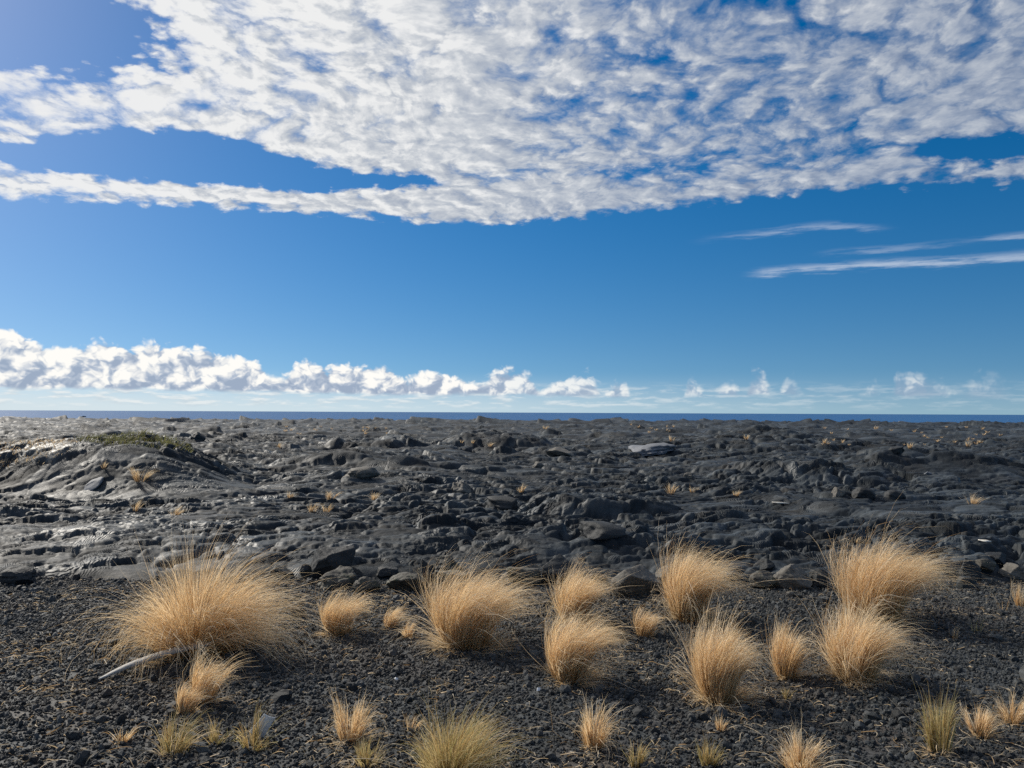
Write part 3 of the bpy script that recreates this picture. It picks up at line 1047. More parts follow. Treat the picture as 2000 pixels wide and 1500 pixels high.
# ------------------------------------------------------------------ grass
def mat_grass(name, root, mid, tip, green=None):
    m, g, b = new_mat(name)
    t = m.node_tree
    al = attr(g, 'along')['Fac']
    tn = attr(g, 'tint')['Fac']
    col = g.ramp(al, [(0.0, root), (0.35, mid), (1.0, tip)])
    col = g.mix(g.ss(tn, 0.55, 1.0), col, g.v('MULTIPLY', col, (1.32, 1.36, 1.5)))
    col = g.mix(g.ss(tn, 0.45, 0.0), col, g.v('MULTIPLY', col, (0.72, 0.58, 0.42)))
    if green:
        col = g.mix(g.ss(tn, 0.5, 0.95), col, green)
    g.put(b.inputs['Base Color'], col)
    b.inputs['Roughness'].default_value = 0.5
    b.inputs['Specular IOR Level'].default_value = 0.3
    tr = t.nodes.new('ShaderNodeBsdfTranslucent')
    g.put(tr.inputs['Color'], g.v('MULTIPLY', col, (1.1, 1.0, 0.85)))
    mx = t.nodes.new('ShaderNodeMixShader')
    mx.inputs[0].default_value = 0.48
    t.links.new(b.outputs[0], mx.inputs[1])
    t.links.new(tr.outputs[0], mx.inputs[2])
    t.links.new(mx.outputs[0], t.nodes['Material Output'].inputs['Surface'])
    return m


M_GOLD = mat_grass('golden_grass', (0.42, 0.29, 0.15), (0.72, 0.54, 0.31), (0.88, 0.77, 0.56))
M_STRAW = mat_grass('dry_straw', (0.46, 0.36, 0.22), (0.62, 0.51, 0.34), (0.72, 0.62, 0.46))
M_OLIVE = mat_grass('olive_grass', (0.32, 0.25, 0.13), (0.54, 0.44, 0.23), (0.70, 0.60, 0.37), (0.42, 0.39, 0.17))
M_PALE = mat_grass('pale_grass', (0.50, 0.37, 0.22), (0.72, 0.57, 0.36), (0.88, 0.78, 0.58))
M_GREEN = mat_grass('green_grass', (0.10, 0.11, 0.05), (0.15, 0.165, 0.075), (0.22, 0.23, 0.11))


def ribbons(P, width, tint, rng, taper=True):
    """P: blades x points x 3 -> vertices, quads, along, tint of flat tapering blades"""
    n, k, _ = P.shape
    d = np.gradient(P, axis=1)
    d /= np.linalg.norm(d, axis=2, keepdims=True) + 1e-9
    r = rng.normal(size=(n, 1, 3))
    s = np.cross(d, np.repeat(r, k, axis=1))
    s /= np.linalg.norm(s, axis=2, keepdims=True) + 1e-9
    u = np.linspace(0, 1, k)[None, :, None]
    w = np.asarray(width).reshape(-1, 1, 1) * (np.clip(1.12 - u ** 2.2, 0.12, 1) if taper else 1.0) * 0.5
    V = np.stack([P - s * w, P + s * w], axis=2).reshape(-1, 3)
    i = (np.arange(n)[:, None] * k + np.arange(k - 1)[None, :]) * 2
    Q = np.stack([i, i + 1, i + 3, i + 2], axis=-1).reshape(-1, 4)
    al = np.repeat(np.broadcast_to(u[..., 0], (n, k)).reshape(-1), 2)
    tn = np.repeat(np.repeat(tint, k), 2)
    return V, Q, al, tn


def ribbon_mesh(name, parts, mat):
    vs, qs, al, tn, o = [], [], [], [], 0
    for V, Q, a, t in parts:
        vs.append(V)
        qs.append(Q + o)
        al.append(a)
        tn.append(t)
        o += len(V)
    me = mesh_np(name, np.concatenate(vs), quads=np.concatenate(qs), mat=mat, smooth=False)
    for nm, arr in (('along', al), ('tint', tn)):
        x = me.attributes.new(nm, 'FLOAT', 'POINT')
        x.data.foreach_set('value', np.concatenate(arr).astype(np.float32))
    return me


def bez(p0, p1, p2, p3, k):
    u = np.linspace(0, 1, k)[None, :, None]
    return (1 - u) ** 3 * p0[:, None] + 3 * (1 - u) ** 2 * u * p1[:, None] + 3 * (1 - u) * u ** 2 * p2[:, None] + u ** 3 * p3[:, None]


def blade_paths(rng, n, H, wl, wr, r0, k, wind, fan=0.5, droop=0.5, short=0.30, curl=0.03):
    """blades that rise from the foot, droop outwards and bend over with the wind (to the right); fitted to wl, wr, H"""
    nc = max(n // 42, 5)                                          # blades hang together in locks
    ca = rng.uniform(0, 2 * np.pi, nc)
    cr = np.sqrt(rng.random(nc))
    cl = rng.uniform(0.50, 1.05, nc)
    cw = rng.uniform(0.55, 1.45, nc)
    c = rng.integers(0, nc, n)
    ang = ca[c] + rng.normal(0, 0.16, n)
    stray = rng.random(n) < 0.16                                  # blades out of line
    ang = np.where(stray, rng.uniform(0, 2 * np.pi, n), ang)
    rad = np.clip(cr[c] + rng.normal(0, 0.10, n), 0, 1.15)
    L = cl[c] * (short + (1 - short) * rng.random(n) ** 0.7) * np.exp(np.clip(rng.normal(0, 0.13, n), -0.5, 0.2))
    out = np.stack([np.cos(ang), np.sin(ang)], -1)
    b0 = np.stack([out[:, 0] * r0 * rad, out[:, 1] * r0 * rad, np.full(n, -0.015)], -1)
    m = 26
    s = np.linspace(0, 1, m)[None, :]
    x = s * np.clip(L / np.quantile(L, 0.8), 0.4, 1.25)[:, None]  # short blades have not bent over yet
    own = (fan * rad)[:, None] + (droop * (0.25 + rad) * rng.uniform(0.6, 1.4, n))[:, None] * x ** 1.7
    wd = (wind * cw[c] * rng.uniform(0.6, 1.35, n))[:, None] * x ** 1.8
    d = np.stack([out[:, :1] * np.sin(own) + np.sin(wd), out[:, 1:] * np.sin(own) + 0.3 * np.sin(wd), np.cos(own) * np.cos(wd) + 0 * x], -1)
    d /= np.linalg.norm(d, axis=2, keepdims=True) + 1e-6
    P = np.cumsum(d * (L / (m - 1))[:, None, None], axis=1)
    P = np.concatenate([np.zeros((n, 1, 3)), P[:, :-1]], axis=1)
    wob = rng.normal(0, curl, (n, 1, 3))
    P += wob * (np.sin(s * rng.uniform(2, 6, (n, 1)) + rng.uniform(0, 6, (n, 1)))[..., None]) * s[..., None]
    zs = H / np.quantile(P[..., 2].max(1), 0.93)
    P[..., 2] *= zs
    hi, lo = np.quantile(P[..., 0].max(1), 0.93), -np.quantile(P[..., 0].min(1), 0.07)
    fr = min(max(wr - 0.5 * r0, 0.01) / max(hi, 1e-3), 1.7 * zs)
    fl = min(max(wl - 0.5 * r0, 0.01) / max(lo, 1e-3), 1.7 * zs)
    P[..., 1] *= min(0.5 * (fr + fl), 1.2 * zs)
    P[..., 0] = np.where(P[..., 0] > 0, P[..., 0] * fr, P[..., 0] * fl)
    P += b0[:, None, :]
    P[..., 2] = np.maximum(P[..., 2], 0.008 - 0.03 * (s < 0.05))
    idx = np.round(np.linspace(0, m - 1, k)).astype(int)
    return P[:, idx]


def tuft(px, py, top, left, right, label, n, mat=None, seed=0, group='grass tufts on the cinder ground', wind=0.9, fan=0.4, droop=0.5, curl=0.02, straws=None, name='grass_tuft',
         width=0.0036, cat='grass tuft', k=7, on=None):
    """px, py: foot in the photograph; top, left, right: extent of the clump there"""
    rng = np.random.default_rng(4000 + seed)
    p, dist = hit_px(px, py) if on is None else on
    kk = dist / FPX
    H, wl, wr = (py - top) * kk * 0.86, max((px - left) * kk * 0.78, 0.02), max((right - px) * kk * 0.82, 0.02)
    mat = mat or M_GOLD
    r0 = 0.17 * (wl + wr) + 0.01
    e = empty(name, p)
    tag(e, label, cat, group)
    if dist > 16:
        width = width * dist / 16
    n = int(n * 0.85)
    body = blade_paths(rng, n, H, wl * 0.64, wr * 0.92, r0, k, wind, fan, droop, curl=curl)
    m2 = n // 6
    fl = blade_paths(rng, m2, H * 0.98, wl * 0.85, wr * 1.12, r0, k, wind * 1.1, fan * 1.2, droop * 1.3, 0.7, curl * 1.5)
    w = width * rng.uniform(0.6, 1.15, n)
    parts = [ribbons(body, w, rng.random(n), rng), ribbons(fl, width * rng.uniform(0.5, 0.9, m2), rng.random(m2), rng)]
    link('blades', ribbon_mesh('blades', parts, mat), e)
    if n >= 200:
        m = max(n // 5, 40)                                       # short old leaves matted round the foot
        th = blade_paths(rng, m, H * 0.24, wl * 0.75 + 0.06, wr * 0.8 + 0.08, r0 * 1.5, 6, wind * 0.3, 1.15, 0.9, 0.3, 0.10)
        link('thatch', ribbon_mesh('thatch', [ribbons(th, width * 0.85, rng.random(m), rng)], M_STRAW), e)
        m = straws if straws is not None else max(n // 18, 16)
        if m:
            st = blade_paths(rng, m, H * 0.8, wl * 1.2 + 0.07, wr * 1.2 + 0.07, r0 * 1.1, 11, wind * 0.7, 0.7, 1.9, 0.35, 0.07)
            if fan > 0.5 and straws is None:                      # a few thin stalks standing above the leaves
                q = blade_paths(rng, max(m // 2, 9), H * 1.38, wl * 0.8, wr * 0.8, r0, 9, wind * 0.6, 0.35, 0.35, 0.6, 0.03)
                link('stalks', ribbon_mesh('stalks', [ribbons(q, width * 0.7, rng.random(len(q)), rng)], mat), e)
            link('stray_straws', ribbon_mesh('stray_straws', [ribbons(st, width * 0.95, 0.4 + 0.6 * rng.random(m), rng)], M_STRAW), e)
    for c_ in e.children:
        c_['kind'] = 'stuff'
    return e


O_ = M_OLIVE
TUFTS = [
    # foot x, foot y, top, left, right, label, blades, material, bend
    (388, 1270, 1100, 222, 572, 'biggest golden grass clump, fanned out both ways, behind the pale driftwood', 5200, None, 0.15),
    (663, 1238, 1158, 622, 722, 'medium golden tuft leaning right below the low mossy boulder', 1500, None, 0.5),
    (764, 1226, 1184, 742, 800, 'small pale golden tuft right of the medium tuft on the left', 500, None, 0.4),
    (797, 1246, 1210, 784, 815, 'tiny tuft at the left foot of the large middle clump', 260, None, 0.3),
    (912, 1262, 1114, 812, 1038, 'large golden clump left of the middle, swept to the right', 4200, None, 0.45),
    (1122, 1216, 1106, 1080, 1202, 'tuft swept right in front of the pyramid boulder, behind another tuft', 2100, None, 0.5),
    (1112, 1328, 1200, 1066, 1222, 'dense golden tuft in the middle foreground, arching to the right', 2700, None, 0.5),
    (1258, 1242, 1188, 1234, 1304, 'small feathery tuft left of the foot of the tall golden tuft', 650, None, 0.55),
    (1345, 1212, 1072, 1300, 1446, 'tall golden tuft with a dark shaded foot, right of the pyramid boulder', 3300, None, 0.5),
    (1405, 1370, 1224, 1352, 1482, 'dense curling golden tuft in the right foreground, nearest of the large ones', 3200, None, 0.4),
    (1535, 1324, 1222, 1506, 1580, 'narrow upright tuft between two large ones in the right foreground', 1100, None, 0.4),
    (1672, 1330, 1200, 1604, 1760, 'broad golden tuft in front of the wide swept one on the right', 3000, None, 0.4),
    (1712, 1212, 1066, 1634, 1848, 'wide golden tuft on the right, its long blades swept far to the right', 3600, None, 0.6),
    (398, 1372, 1282, 372, 462, 'small wispy tuft below the driftwood, leaning right', 600, None, 0.5),
    (364, 1392, 1336, 344, 404, 'low yellowish tuft at the lower left of the wispy one', 500, None, 0.3),
    (684, 1446, 1362, 634, 730, 'brownish spiky tuft in the lower left foreground', 1100, None, 0.1),
    (716, 1496, 1446, 676, 752, 'low yellow green tuft at the bottom edge, left of the big green one', 700, O_, 0.1),
    (882, 1530, 1412, 792, 982, 'big greenish clump at the bottom edge with thin upright stalks', 2300, O_, 0.05),
    (1160, 1458, 1370, 1122, 1208, 'spiky golden green tuft in the lower middle foreground', 1100, None, 0.1),
    (1240, 1494, 1440, 1216, 1270, 'small ragged tuft at the bottom edge right of the middle', 300, O_, 0.1),
    (1384, 1496, 1440, 1356, 1414, 'small olive tuft at the bottom edge below the curling tuft', 520, O_, 0.1),
    (1407, 1428, 1390, 1394, 1422, 'tiny upright golden tuft below the curling tuft', 260, None, 0.1),
    (1565, 1506, 1432, 1514, 1616, 'low bushy tan tuft at the bottom edge on the right', 1300, None, 0.1),
    (1836, 1468, 1366, 1792, 1872, 'olive tuft with a tall straw spike in the lower right', 1000, O_, 0.1),
    (1920, 1440, 1386, 1892, 1950, 'low arching tuft second from the right edge at lower right', 500, None, 0.3),
    (1976, 1412, 1354, 1946, 2008, 'spiky golden tuft at the right edge, lower right', 700, None, 0.1),
    (1538, 1366, 1338, 1524, 1552, 'tiny yellow tuft under the narrow upright one', 160, O_, 0.1),
    (338, 1472, 1408, 300, 392, 'ragged green tuft in the lower left foreground', 700, O_, 0.1),
    (498, 1458, 1382, 456, 556, 'sparse olive tuft holding a white folded card', 420, O_, 0.1),
    (1994, 1186, 1136, 1978, 2012, 'small tuft cut by the right edge beyond the gravel', 300, None, 0.2),
    (1908, 1236, 1208, 1894, 1926, 'tiny olive sprig on bare gravel at the right', 60, O_, 0.2),
    (1862, 1248, 1218, 1850, 1876, 'tiny pale sprig left of the olive sprig at the right', 40, None, 0.2),
    (1958, 1192, 1160, 1946, 1970, 'thin dry sprig near the right edge', 40, None, 0.1),
    (422, 1452, 1408, 384, 456, 'flattened yellow tuft between the ragged green one and the white card', 300, O_, 0.1),
    (238, 1448, 1420, 212, 268, 'low brown mat of dry grass in the lower left', 220, None, 0.0),
    (806, 1428, 1392, 782, 832, 'thin wispy tuft left of the tips of the big greenish clump', 90, None, 0.3),
]
for i, a in enumerate(TUFTS):
    b, big_ = a[8], a[6] >= 2000
    n_ = a[6] if a[8] >= 0.3 or big_ else int(a[6] * 0.42)
    if i == 0:
        tuft(*a[:6], n_, a[7], seed=i, wind=0.40, fan=0.80, droop=1.45, curl=0.03)
    elif b < 0.2:
        tuft(*a[:6], n_, a[7], seed=i, wind=0.35, fan=0.55, droop=0.9, curl=0.07)
    else:
        tuft(*a[:6], n_, a[7], seed=i, wind=1.0 + 1.8 * b, fan=0.28, droop=0.6, curl=0.026)

LAVA_TUFTS = [
    (275, 940, 908, 250, 300, 'golden tuft growing on top of the left mound', 260),
    (342, 1006, 986, 326, 366, 'dim tuft in the shade at the right foot of the left mound', 160),
    (266, 1000, 978, 246, 290, 'dim tuft in the shade at the foot of the left mound', 160),
    (203, 915, 900, 194, 214, 'thin tuft on the crest of the left mound', 90),
    (645, 976, 954, 630, 668, 'tuft with two tips above the larger left middle tuft', 180),
    (610, 1000, 978, 596, 626, 'brownish tuft with pale stones at its foot, left middle of the lava', 160),
    (638, 1000, 980, 626, 652, 'pale tuft right beside the brownish one, left middle of the lava', 140),
    (732, 976, 958, 720, 746, 'single small tuft right of the two-tipped one', 160),
    (566, 972, 958, 556, 578, 'small tuft among bright lobes left of the two-tipped one', 110),
    (1017, 964, 948, 1004, 1030, 'lone round golden tuft in the middle of the lava', 170),
    (980, 978, 968, 972, 990, 'tiny tuft left below the lone round one', 60),
    (1310, 964, 940, 1298, 1326, 'tall bright tuft of the pair on the right middle lava', 170),
    (1353, 961, 948, 1342, 1368, 'low tuft of the pair on the right middle lava', 130),
    (1438, 968, 955, 1428, 1450, 'reddish tuft right of the pair on the middle lava', 120),
    (1674, 1060, 1048, 1662, 1692, 'small orange tuft behind the wide swept tuft on the right', 110),
    (1900, 984, 966, 1884, 1930, 'pinkish spiky tuft on the far right lava', 180),
    (1312, 862, 848, 1302, 1322, 'golden tuft above the whitish crust slab', 110),
    (1457, 858, 846, 1449, 1464, 'small tuft on the ridge right of the whitish crust', 80),
    (1612, 866, 854, 1603, 1622, 'tuft on the distant right lava, left of the cluster of pale ones', 90),
    (902, 866, 858, 896, 908, 'left of three tufts on the rim of the dark hollow', 60),
    (924, 866, 857, 918, 929, 'middle of three tufts on the rim of the dark hollow', 60),
    (957, 872, 862, 948, 968, 'right of three tufts on the rim of the dark hollow', 80),
    (1065, 838, 829, 1055, 1074, 'distant tuft near the coast in the middle', 60),
    (1778, 875, 862, 1770, 1786, 'tuft in the far right cluster behind the dark flat boulder', 80),
    (1891, 872, 860, 1885, 1900, 'upright tuft far out on the right', 80),
    (546, 874, 862, 538, 556, 'pinkish tuft in the left distance', 80),
]
for i, a in enumerate(LAVA_TUFTS):
    tuft(*a[:6], a[6], M_PALE, seed=200 + i, group='grass tufts growing on the lava', wind=0.5, fan=0.5, straws=0, k=5)

rng_far = np.random.default_rng(77)
FAR = [(540, 760, 834, 852, 20, 'tiny pale tuft in the far cluster left of the middle, towards the coast', 'far tufts left of the middle'),
       (1220, 1330, 830, 846, 9, 'tiny pale tuft far out behind the whitish crust slab', 'far tufts behind the whitish crust'),
       (1600, 1960, 834, 870, 34, 'tiny pale tuft scattered far out on the right lava', 'far tufts on the right')]
for x0, x1, y0, y1, n_, lab, grp in FAR:
    for i in range(n_):
        x, y, s_ = rng_far.uniform(x0, x1), rng_far.uniform(y0, y1), rng_far.uniform(3.0, 5.6)
        tuft(x, y, y - s_ * 1.1, x - s_ * 0.9, x + s_, lab, 34, M_PALE, seed=int(400 + x), group=grp, wind=0.4, fan=0.6, k=4)


def carpet(name, label, spots, n, hgt, mat, seed, width=0.004):
    rng = np.random.default_rng(seed)
    P = []
    for px, py, rx, ry, share in spots:
        p, dist = hit_px(px, py)
        m = int(n * share)
        a, r = rng.uniform(0, 2 * np.pi, m), np.sqrt(rng.random(m))
        x, y = p[0] + np.cos(a) * r * rx, p[1] + np.sin(a) * r * ry
        z = ground_h(x, y)
        h = hgt * rng.uniform(0.4, 1.2, m)
        b = np.stack([x, y, z - 0.02], -1)
        d = rng.normal(0, 0.5, (m, 3)) + np.array([0.35, 0, 0])
        d[:, 2] = 1
        P.append(bez(b, b + d * h[:, None] * np.array([0.2, 0.2, 0.5]), b + d * h[:, None] * np.array([0.6, 0.6, 0.9]), b + d * h[:, None], 4))
    P = np.concatenate(P)
    o = link(name, ribbon_mesh(name, [ribbons(P, width, rng.random(len(P)), rng)], mat))
    return tag(o, label, 'grass', kind='stuff')


carpet('green_grass_patch', 'patch of short green grass on the left skyline', [(262, 857, 1.5, 1.0, 0.6), (305, 855, 0.9, 1.0, 0.3), (235, 860, 0.7, 0.6, 0.1)], 1500, 0.15, M_GREEN, 21, 0.011)
carpet('dry_grass_patch', 'strip of dry tan grass at the left edge in the distance', [(15, 876, 1.1, 0.7, 0.5), (60, 874, 0.9, 0.6, 0.3), (100, 873, 0.6, 0.5, 0.2)], 900, 0.09, M_STRAW, 22, 0.010)


def litter():
    """dry straws and bits lying on the gravel"""
    rng = np.random.default_rng(31)
    n = 18000
    y = np.sqrt(rng.uniform(3.7 ** 2, 10.6 ** 2, n))
    x = rng.uniform(-1, 1, n) * (0.72 * y + 0.2)
    dens = 0.18 + 0.9 * sstep(0.05, 0.35, fbm(x * 0.55, y * 0.7, 2, 15)) + 1.8 * sstep(5.8, 4.5, y) * sstep(-0.1, 0.25, fbm(x * 0.9, y * 1.1, 2, 19))
    keep = rng.random(n) < dens
    x, y = x[keep], y[keep]
    for px, py, *_ in TUFTS[:29]:                                 # more of it round the tufts
        p, dist = hit_px(px, py)
        m = 26
        x = np.concatenate([x, p[0] + 0.16 + rng.normal(0, 0.24, m)])
        y = np.concatenate([y, p[1] + rng.normal(0, 0.20, m)])
    n = len(x)
    L = rng.uniform(0.03, 0.17, n) * rng.uniform(0.4, 1, n)
    a = rng.uniform(0, 2 * np.pi, n)
    c = rng.normal(0, 0.45, n)
    z = pad_h(x, y) + 0.012
    b = np.stack([x, y, z], -1)
    d = np.stack([np.cos(a), np.sin(a), 0 * a], -1) * L[:, None]
    s = np.stack([-np.sin(a), np.cos(a), 0 * a], -1) * (L * c)[:, None]
    up = np.array([0, 0, 1.0])[None, :] * (rng.random(n) ** 2 * 0.05)[:, None]
    P = bez(b, b + d * 0.33 + s * 0.6 + up * 0.6, b + d * 0.66 + s + up, b + d + s * 0.4 + up * rng.random((n, 1)), 5)
    o = link('dry_straw_litter', ribbon_mesh('dry_straw_litter', [ribbons(P, 0.0038 * rng.uniform(0.6, 1.4, n), rng.random(n), rng, False)], M_STRAW))
    tag(o, 'dry straws strewn over the dark gravel', 'straw', kind='stuff')


litter()


# ------------------------------------------------------------------ driftwood, litter, boats, surf
def plain(name, col, rough=0.5, spec=0.4, var=0.15, scale=20.0):
    m, g, b = new_mat(name)
    p = objpos(g)
    v = g.noise(p, scale, 5.0, 0.6)
    d = tuple(c * (1 - var * 2) for c in col)
    g.put(b.inputs['Base Color'], g.mix(g.ss(v, 0.35, 0.65), d, col))
    b.inputs['Roughness'].default_value = rough
    b.inputs['Specular IOR Level'].default_value = spec
    return m


def strip_mesh(name, pts, widths, thick, mat, side=None):
    """a bent plank with rounded long edges along a line of points"""
    pts = np.array(pts, float)
    n = len(pts)
    d = np.gradient(pts, axis=0)
    d /= np.linalg.norm(d, axis=1, keepdims=True)
    up = np.array([0, 0, 1.0]) if side is None else np.array(side)
    s = np.cross(d, up)
    s /= np.linalg.norm(s, axis=1, keepdims=True)
    u = np.cross(s, d)
    prof = [(-1, -0.35), (-0.92, -0.9), (0, -1), (0.92, -0.9), (1, -0.35), (1, 0.35), (0.9, 0.92), (0, 1.08), (-0.9, 0.92), (-1, 0.35)]
    V = []
    for i in range(n):
        for a, b in prof:
            V.append(pts[i] + s[i] * a * widths[i] * 0.5 + u[i] * b * thick[i] * 0.5)
    m = len(prof)
    F = []
    for i in range(n - 1):
        for j in range(m):
            F.append((i * m + j, i * m + (j + 1) % m, (i + 1) * m + (j + 1) % m, (i + 1) * m + j))
    me = bpy.data.meshes.new(name)
    me.from_pydata([tuple(v) for v in V], [], F + [tuple(range(m))[::-1], tuple(range((n - 1) * m, n * m))])
    me.materials.append(mat)
    for p in me.polygons:
        p.use_smooth = len(p.vertices) == 4
    me.update()
    return me


def mat_driftwood():
    m, g, b = new_mat('weathered_wood')
    p = objpos(g)
    gr = g.noise(g.v('MULTIPLY', p, (9.0, 60.0, 120.0)), 1.0, 5.0, 0.6)
    g.put(b.inputs['Base Color'], g.ramp(gr, [(0.3, (0.20, 0.19, 0.17)), (0.55, (0.38, 0.37, 0.35)), (0.8, (0.52, 0.51, 0.49))]))
    b.inputs['Roughness'].default_value = 0.7
    g.put(b.inputs['Normal'], bump(g, gr, 0.9, 0.006))
    return m


def driftwood():
    a, _ = hit_px(188, 1334)
    c, _ = hit_px(410, 1288)
    u = np.linspace(0, 1, 15)
    P = a[None, :] * (1 - u[:, None]) + c[None, :] * u[:, None]
    d = c - a
    nrm = np.array([-d[1], d[0], 0]) / np.linalg.norm(d[:2])
    P += nrm[None, :] * (0.055 * np.sin(u * math.pi))[:, None]
    P[:, 2] = np.maximum(ground_h(P[:, 0], P[:, 1]), 0) + 0.022 + 0.06 * np.sin(u * math.pi * 0.62) + 0.07 * u
    o0 = P.mean(0)
    w = 0.010 + 0.13 * u ** 0.6
    w[-1] = 0.12
    t = 0.008 + 0.024 * np.clip(u * 4, 0, 1)
    o = link('driftwood_plank', strip_mesh('driftwood_plank', P - o0, w, t, mat_driftwood()))
    o.location = o0
    tag(o, 'pale curved plank of driftwood tapering to a point, under the biggest grass clump', 'driftwood')


driftwood()

M_WHITE = plain('white_plastic', (0.80, 0.81, 0.82), 0.4, 0.5, 0.06)
M_BONE = plain('bleached_wood', (0.74, 0.71, 0.64), 0.7, 0.3, 0.12)


def bent_sheet(name, w, h, mat, curl=0.2, thick=0.004):
    """a creased rectangle of card with thickness, foot at the origin"""
    nx, nz = 7, 7
    V, F = [], []
    for s in (-1, 1):
        for j in range(nz):
            for i in range(nx):
                a, b = i / (nx - 1) - 0.5, j / (nz - 1)
                V.append((a * w * (1 - 0.25 * b), curl * w * (a * a * 2 - 0.2 * b) + s * thick / 2, b * h + 0.06 * h * a))
    m = nx * nz
    for j in range(nz - 1):
        for i in range(nx - 1):
            q = j * nx + i
            F.append((q, q + 1, q + nx + 1, q + nx))
            F.append((m + q, m + q + nx, m + q + nx + 1, m + q + 1))
    ring = [i for i in range(nx)] + [j * nx + nx - 1 for j in range(1, nz)] + [(nz - 1) * nx + i for i in range(nx - 2, -1, -1)] + [j * nx for j in range(nz - 2, 0, -1)]
    for k in range(len(ring)):
        a, b = ring[k], ring[(k + 1) % len(ring)]
        F.append((a, a + m, b + m, b))
    me = bpy.data.meshes.new(name)
    me.from_pydata(V, [], F)
    me.materials.append(mat)
    me.update()
    return me


p, dist = hit_px(508, 1436)
o = link('white_card', bent_sheet('white_card', 0.11, 0.17, M_WHITE, 0.25))
o.location = (p[0], p[1] - 0.08, p[2] + 0.03)
o.rotation_euler = (0.25, 0.55, 0.35)
tag(o, 'white folded card caught upright in a sparse olive tuft', 'litter')
for px, py, w, h, rz, label in ((1053, 1352, 0.040, 0.026, 0.2, 'small white scrap on the gravel below the dense middle tuft'),
                                (772, 1331, 0.045, 0.022, -0.5, 'thin white scrap on the gravel left of the middle'),
                                (1637, 1192, 0.035, 0.03, 0.9, 'tiny white scrap at the left foot of the wide swept tuft'),
                                (1890, 1142, 0.05, 0.05, 0.4, 'white scrap at the edge of the gravel on the right')):
    p, dist = hit_px(px, py)
    o = link('paper_scrap', bent_sheet('paper_scrap', w, h, M_WHITE, 0.35, 0.003))
    o.location = p + np.array([0, 0, 0.012])
    o.rotation_euler = (-0.7, 0.1, rz)
    tag(o, label, 'litter', 'white scraps on the gravel')
for px0, py0, px1, py1, wd, label in ((1508, 982, 1542, 985, 0.035, 'long white stick on the smooth dark lava, right middle'),
                                      (1911, 1057, 1936, 1062, 0.035, 'short white bent stick on the lava near the right edge')):
    a, _ = hit_px(px0, py0)
    c, _ = hit_px(px1, py1)
    u = np.linspace(0, 1, 9)[:, None]
    c = np.array([c[0], a[1] + np.clip(c[1] - a[1], -0.25, 0.25), c[2]])
    P = a[None, :] * (1 - u) + c[None, :] * u
    P[:, 1] -= 0.05 * np.sin(u[:, 0] * math.pi)
    P[:, 2] = ground_h(P[:, 0], P[:, 1]).max() + 0.015
    o0 = P.mean(0)
    ww = wd * (0.45 + 0.9 * np.exp(-((u[:, 0] - 0.45) / 0.28) ** 2))
    o = link('white_stick', strip_mesh('white_stick', P - o0, ww, ww * 0.7, M_BONE))
    o.location = o0
    tag(o, label, 'stick', 'bleached sticks on the lava')


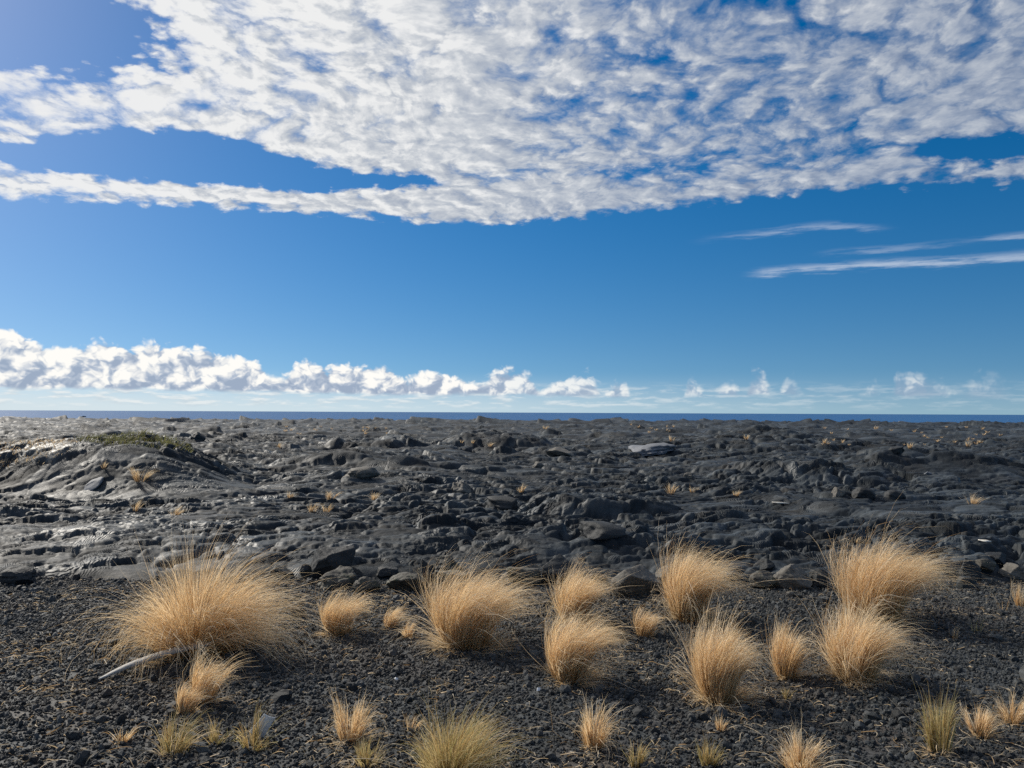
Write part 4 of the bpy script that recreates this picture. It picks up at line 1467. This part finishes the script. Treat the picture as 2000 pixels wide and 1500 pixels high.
def boat(px, py, length, mats, name, label, cabin, yaw):
    d = px_dir(px, py)
    s = (SEA_Z - CAM[2]) / d[2]
    p = CAM + d * s
    e = empty(name, p)
    e.rotation_euler = (0, 0, yaw)
    L, B, H = length, length * 0.26, length * 0.16
    st = np.linspace(-0.5, 0.5, 9)
    V, F = [], []
    for a in st:
        f = 1 - max(0.0, (a - 0.05) / 0.45) ** 2.2
        rise = 0.35 * H * max(0, a) * 2
        for b, z in ((-1, H + rise), (-0.85, 0.25 * H), (0, -0.3 * H), (0.85, 0.25 * H), (1, H + rise)):
            V.append((a * L, b * B * 0.5 * max(f, 0.02), z))
    for i in range(len(st) - 1):
        for j in range(4):
            q = i * 5 + j
            F.append((q, q + 5, q + 6, q + 1))
        F.append((i * 5 + 4, i * 5 + 9, i * 5 + 5, i * 5))
    F.append((0, 1, 2, 3, 4))
    me = bpy.data.meshes.new('hull')
    me.from_pydata(V, [], F)
    me.materials.append(mats[0])
    link('hull', me, e)

    def block(nm, x0, x1, hw, z0, z1, mat, par, top=0.85):
        c = [(x0, -hw, z0), (x1, -hw, z0), (x1, hw, z0), (x0, hw, z0)]
        xm, k = (x0 + x1) / 2, top
        c += [(xm + (q[0] - xm) * k, q[1] * k, z1) for q in c]
        me = bpy.data.meshes.new(nm)
        me.from_pydata(c, [], [(3, 2, 1, 0), (4, 5, 6, 7), (0, 1, 5, 4), (1, 2, 6, 5), (2, 3, 7, 6), (3, 0, 4, 7)])
        me.materials.append(mat)
        return link(nm, me, par)
    cb = block('cabin', cabin[0] * L, cabin[1] * L, B * 0.34, H * 1.0, H * 1.0 + L * cabin[2], mats[1], e)
    block('windscreen', (cabin[1] - 0.04) * L, (cabin[1] + 0.004) * L, B * 0.30, H * 1.0 + L * cabin[2] * 0.45, H * 1.0 + L * cabin[2] * 0.85, mats[2], cb)
    block('mast', (cabin[0] + 0.08) * L, (cabin[0] + 0.1) * L, B * 0.02, H * 1.0 + L * cabin[2] * 0.98, H + L * (cabin[2] + 0.2), mats[1], e, 0.6)
    return tag(e, label, 'boat')


M_HULL = plain('dark_hull_paint', (0.05, 0.06, 0.08), 0.4, 0.5, 0.1, 1.0)
M_GREYP = plain('grey_boat_paint', (0.10, 0.11, 0.13), 0.5, 0.4, 0.1, 1.0)
M_GLASS = plain('dark_glass', (0.02, 0.025, 0.03), 0.1, 0.5, 0.0, 1.0)
boat(164, 814.5, 9.6, (M_HULL, M_GREYP, M_GLASS), 'fishing_boat', 'low dark boat on the sea at the far left', (-0.30, 0.1, 0.10), 0.0)
boat(1756, 824, 4.6, (M_WHITE, M_WHITE, M_GLASS), 'motor_boat', 'small white boat on the sea at the far right', (-0.2, 0.15, 0.16), math.pi)


def surf(px0, px1, py, label, seed):
    """a line of broken white water off the rocks"""
    rng = np.random.default_rng(seed)
    V, F = [], []
    d0, d1 = px_dir(px0, py), px_dir(px1, py)
    a, c = [CAM + d * ((SEA_Z - CAM[2]) / d[2]) for d in (d0, d1)]
    n = 40
    for i in range(n):
        u = i / (n - 1)
        q = a * (1 - u) + c * u
        k = math.sin(u * math.pi) ** 0.5 * rng.uniform(0.5, 1.1)
        for dy, z in ((-2.2 * k, 0.0), (-0.8 * k, 0.55 * k), (0.6 * k, 0.75 * k), (2.4 * k, 0.02)):
            V.append((q[0], q[1] + dy, SEA_Z + 0.01 + z))
    for i in range(n - 1):
        for j in range(3):
            q = i * 4 + j
            F.append((q, q + 4, q + 5, q + 1))
    me = bpy.data.meshes.new('surf_foam')
    me.from_pydata(V, [], F)
    me.materials.append(M_WHITE)
    o = link('surf_foam', me)
    tag(o, label, 'surf', kind='stuff')


surf(1824, 1842, 826, 'line of white breaking surf at the right coast', 3)
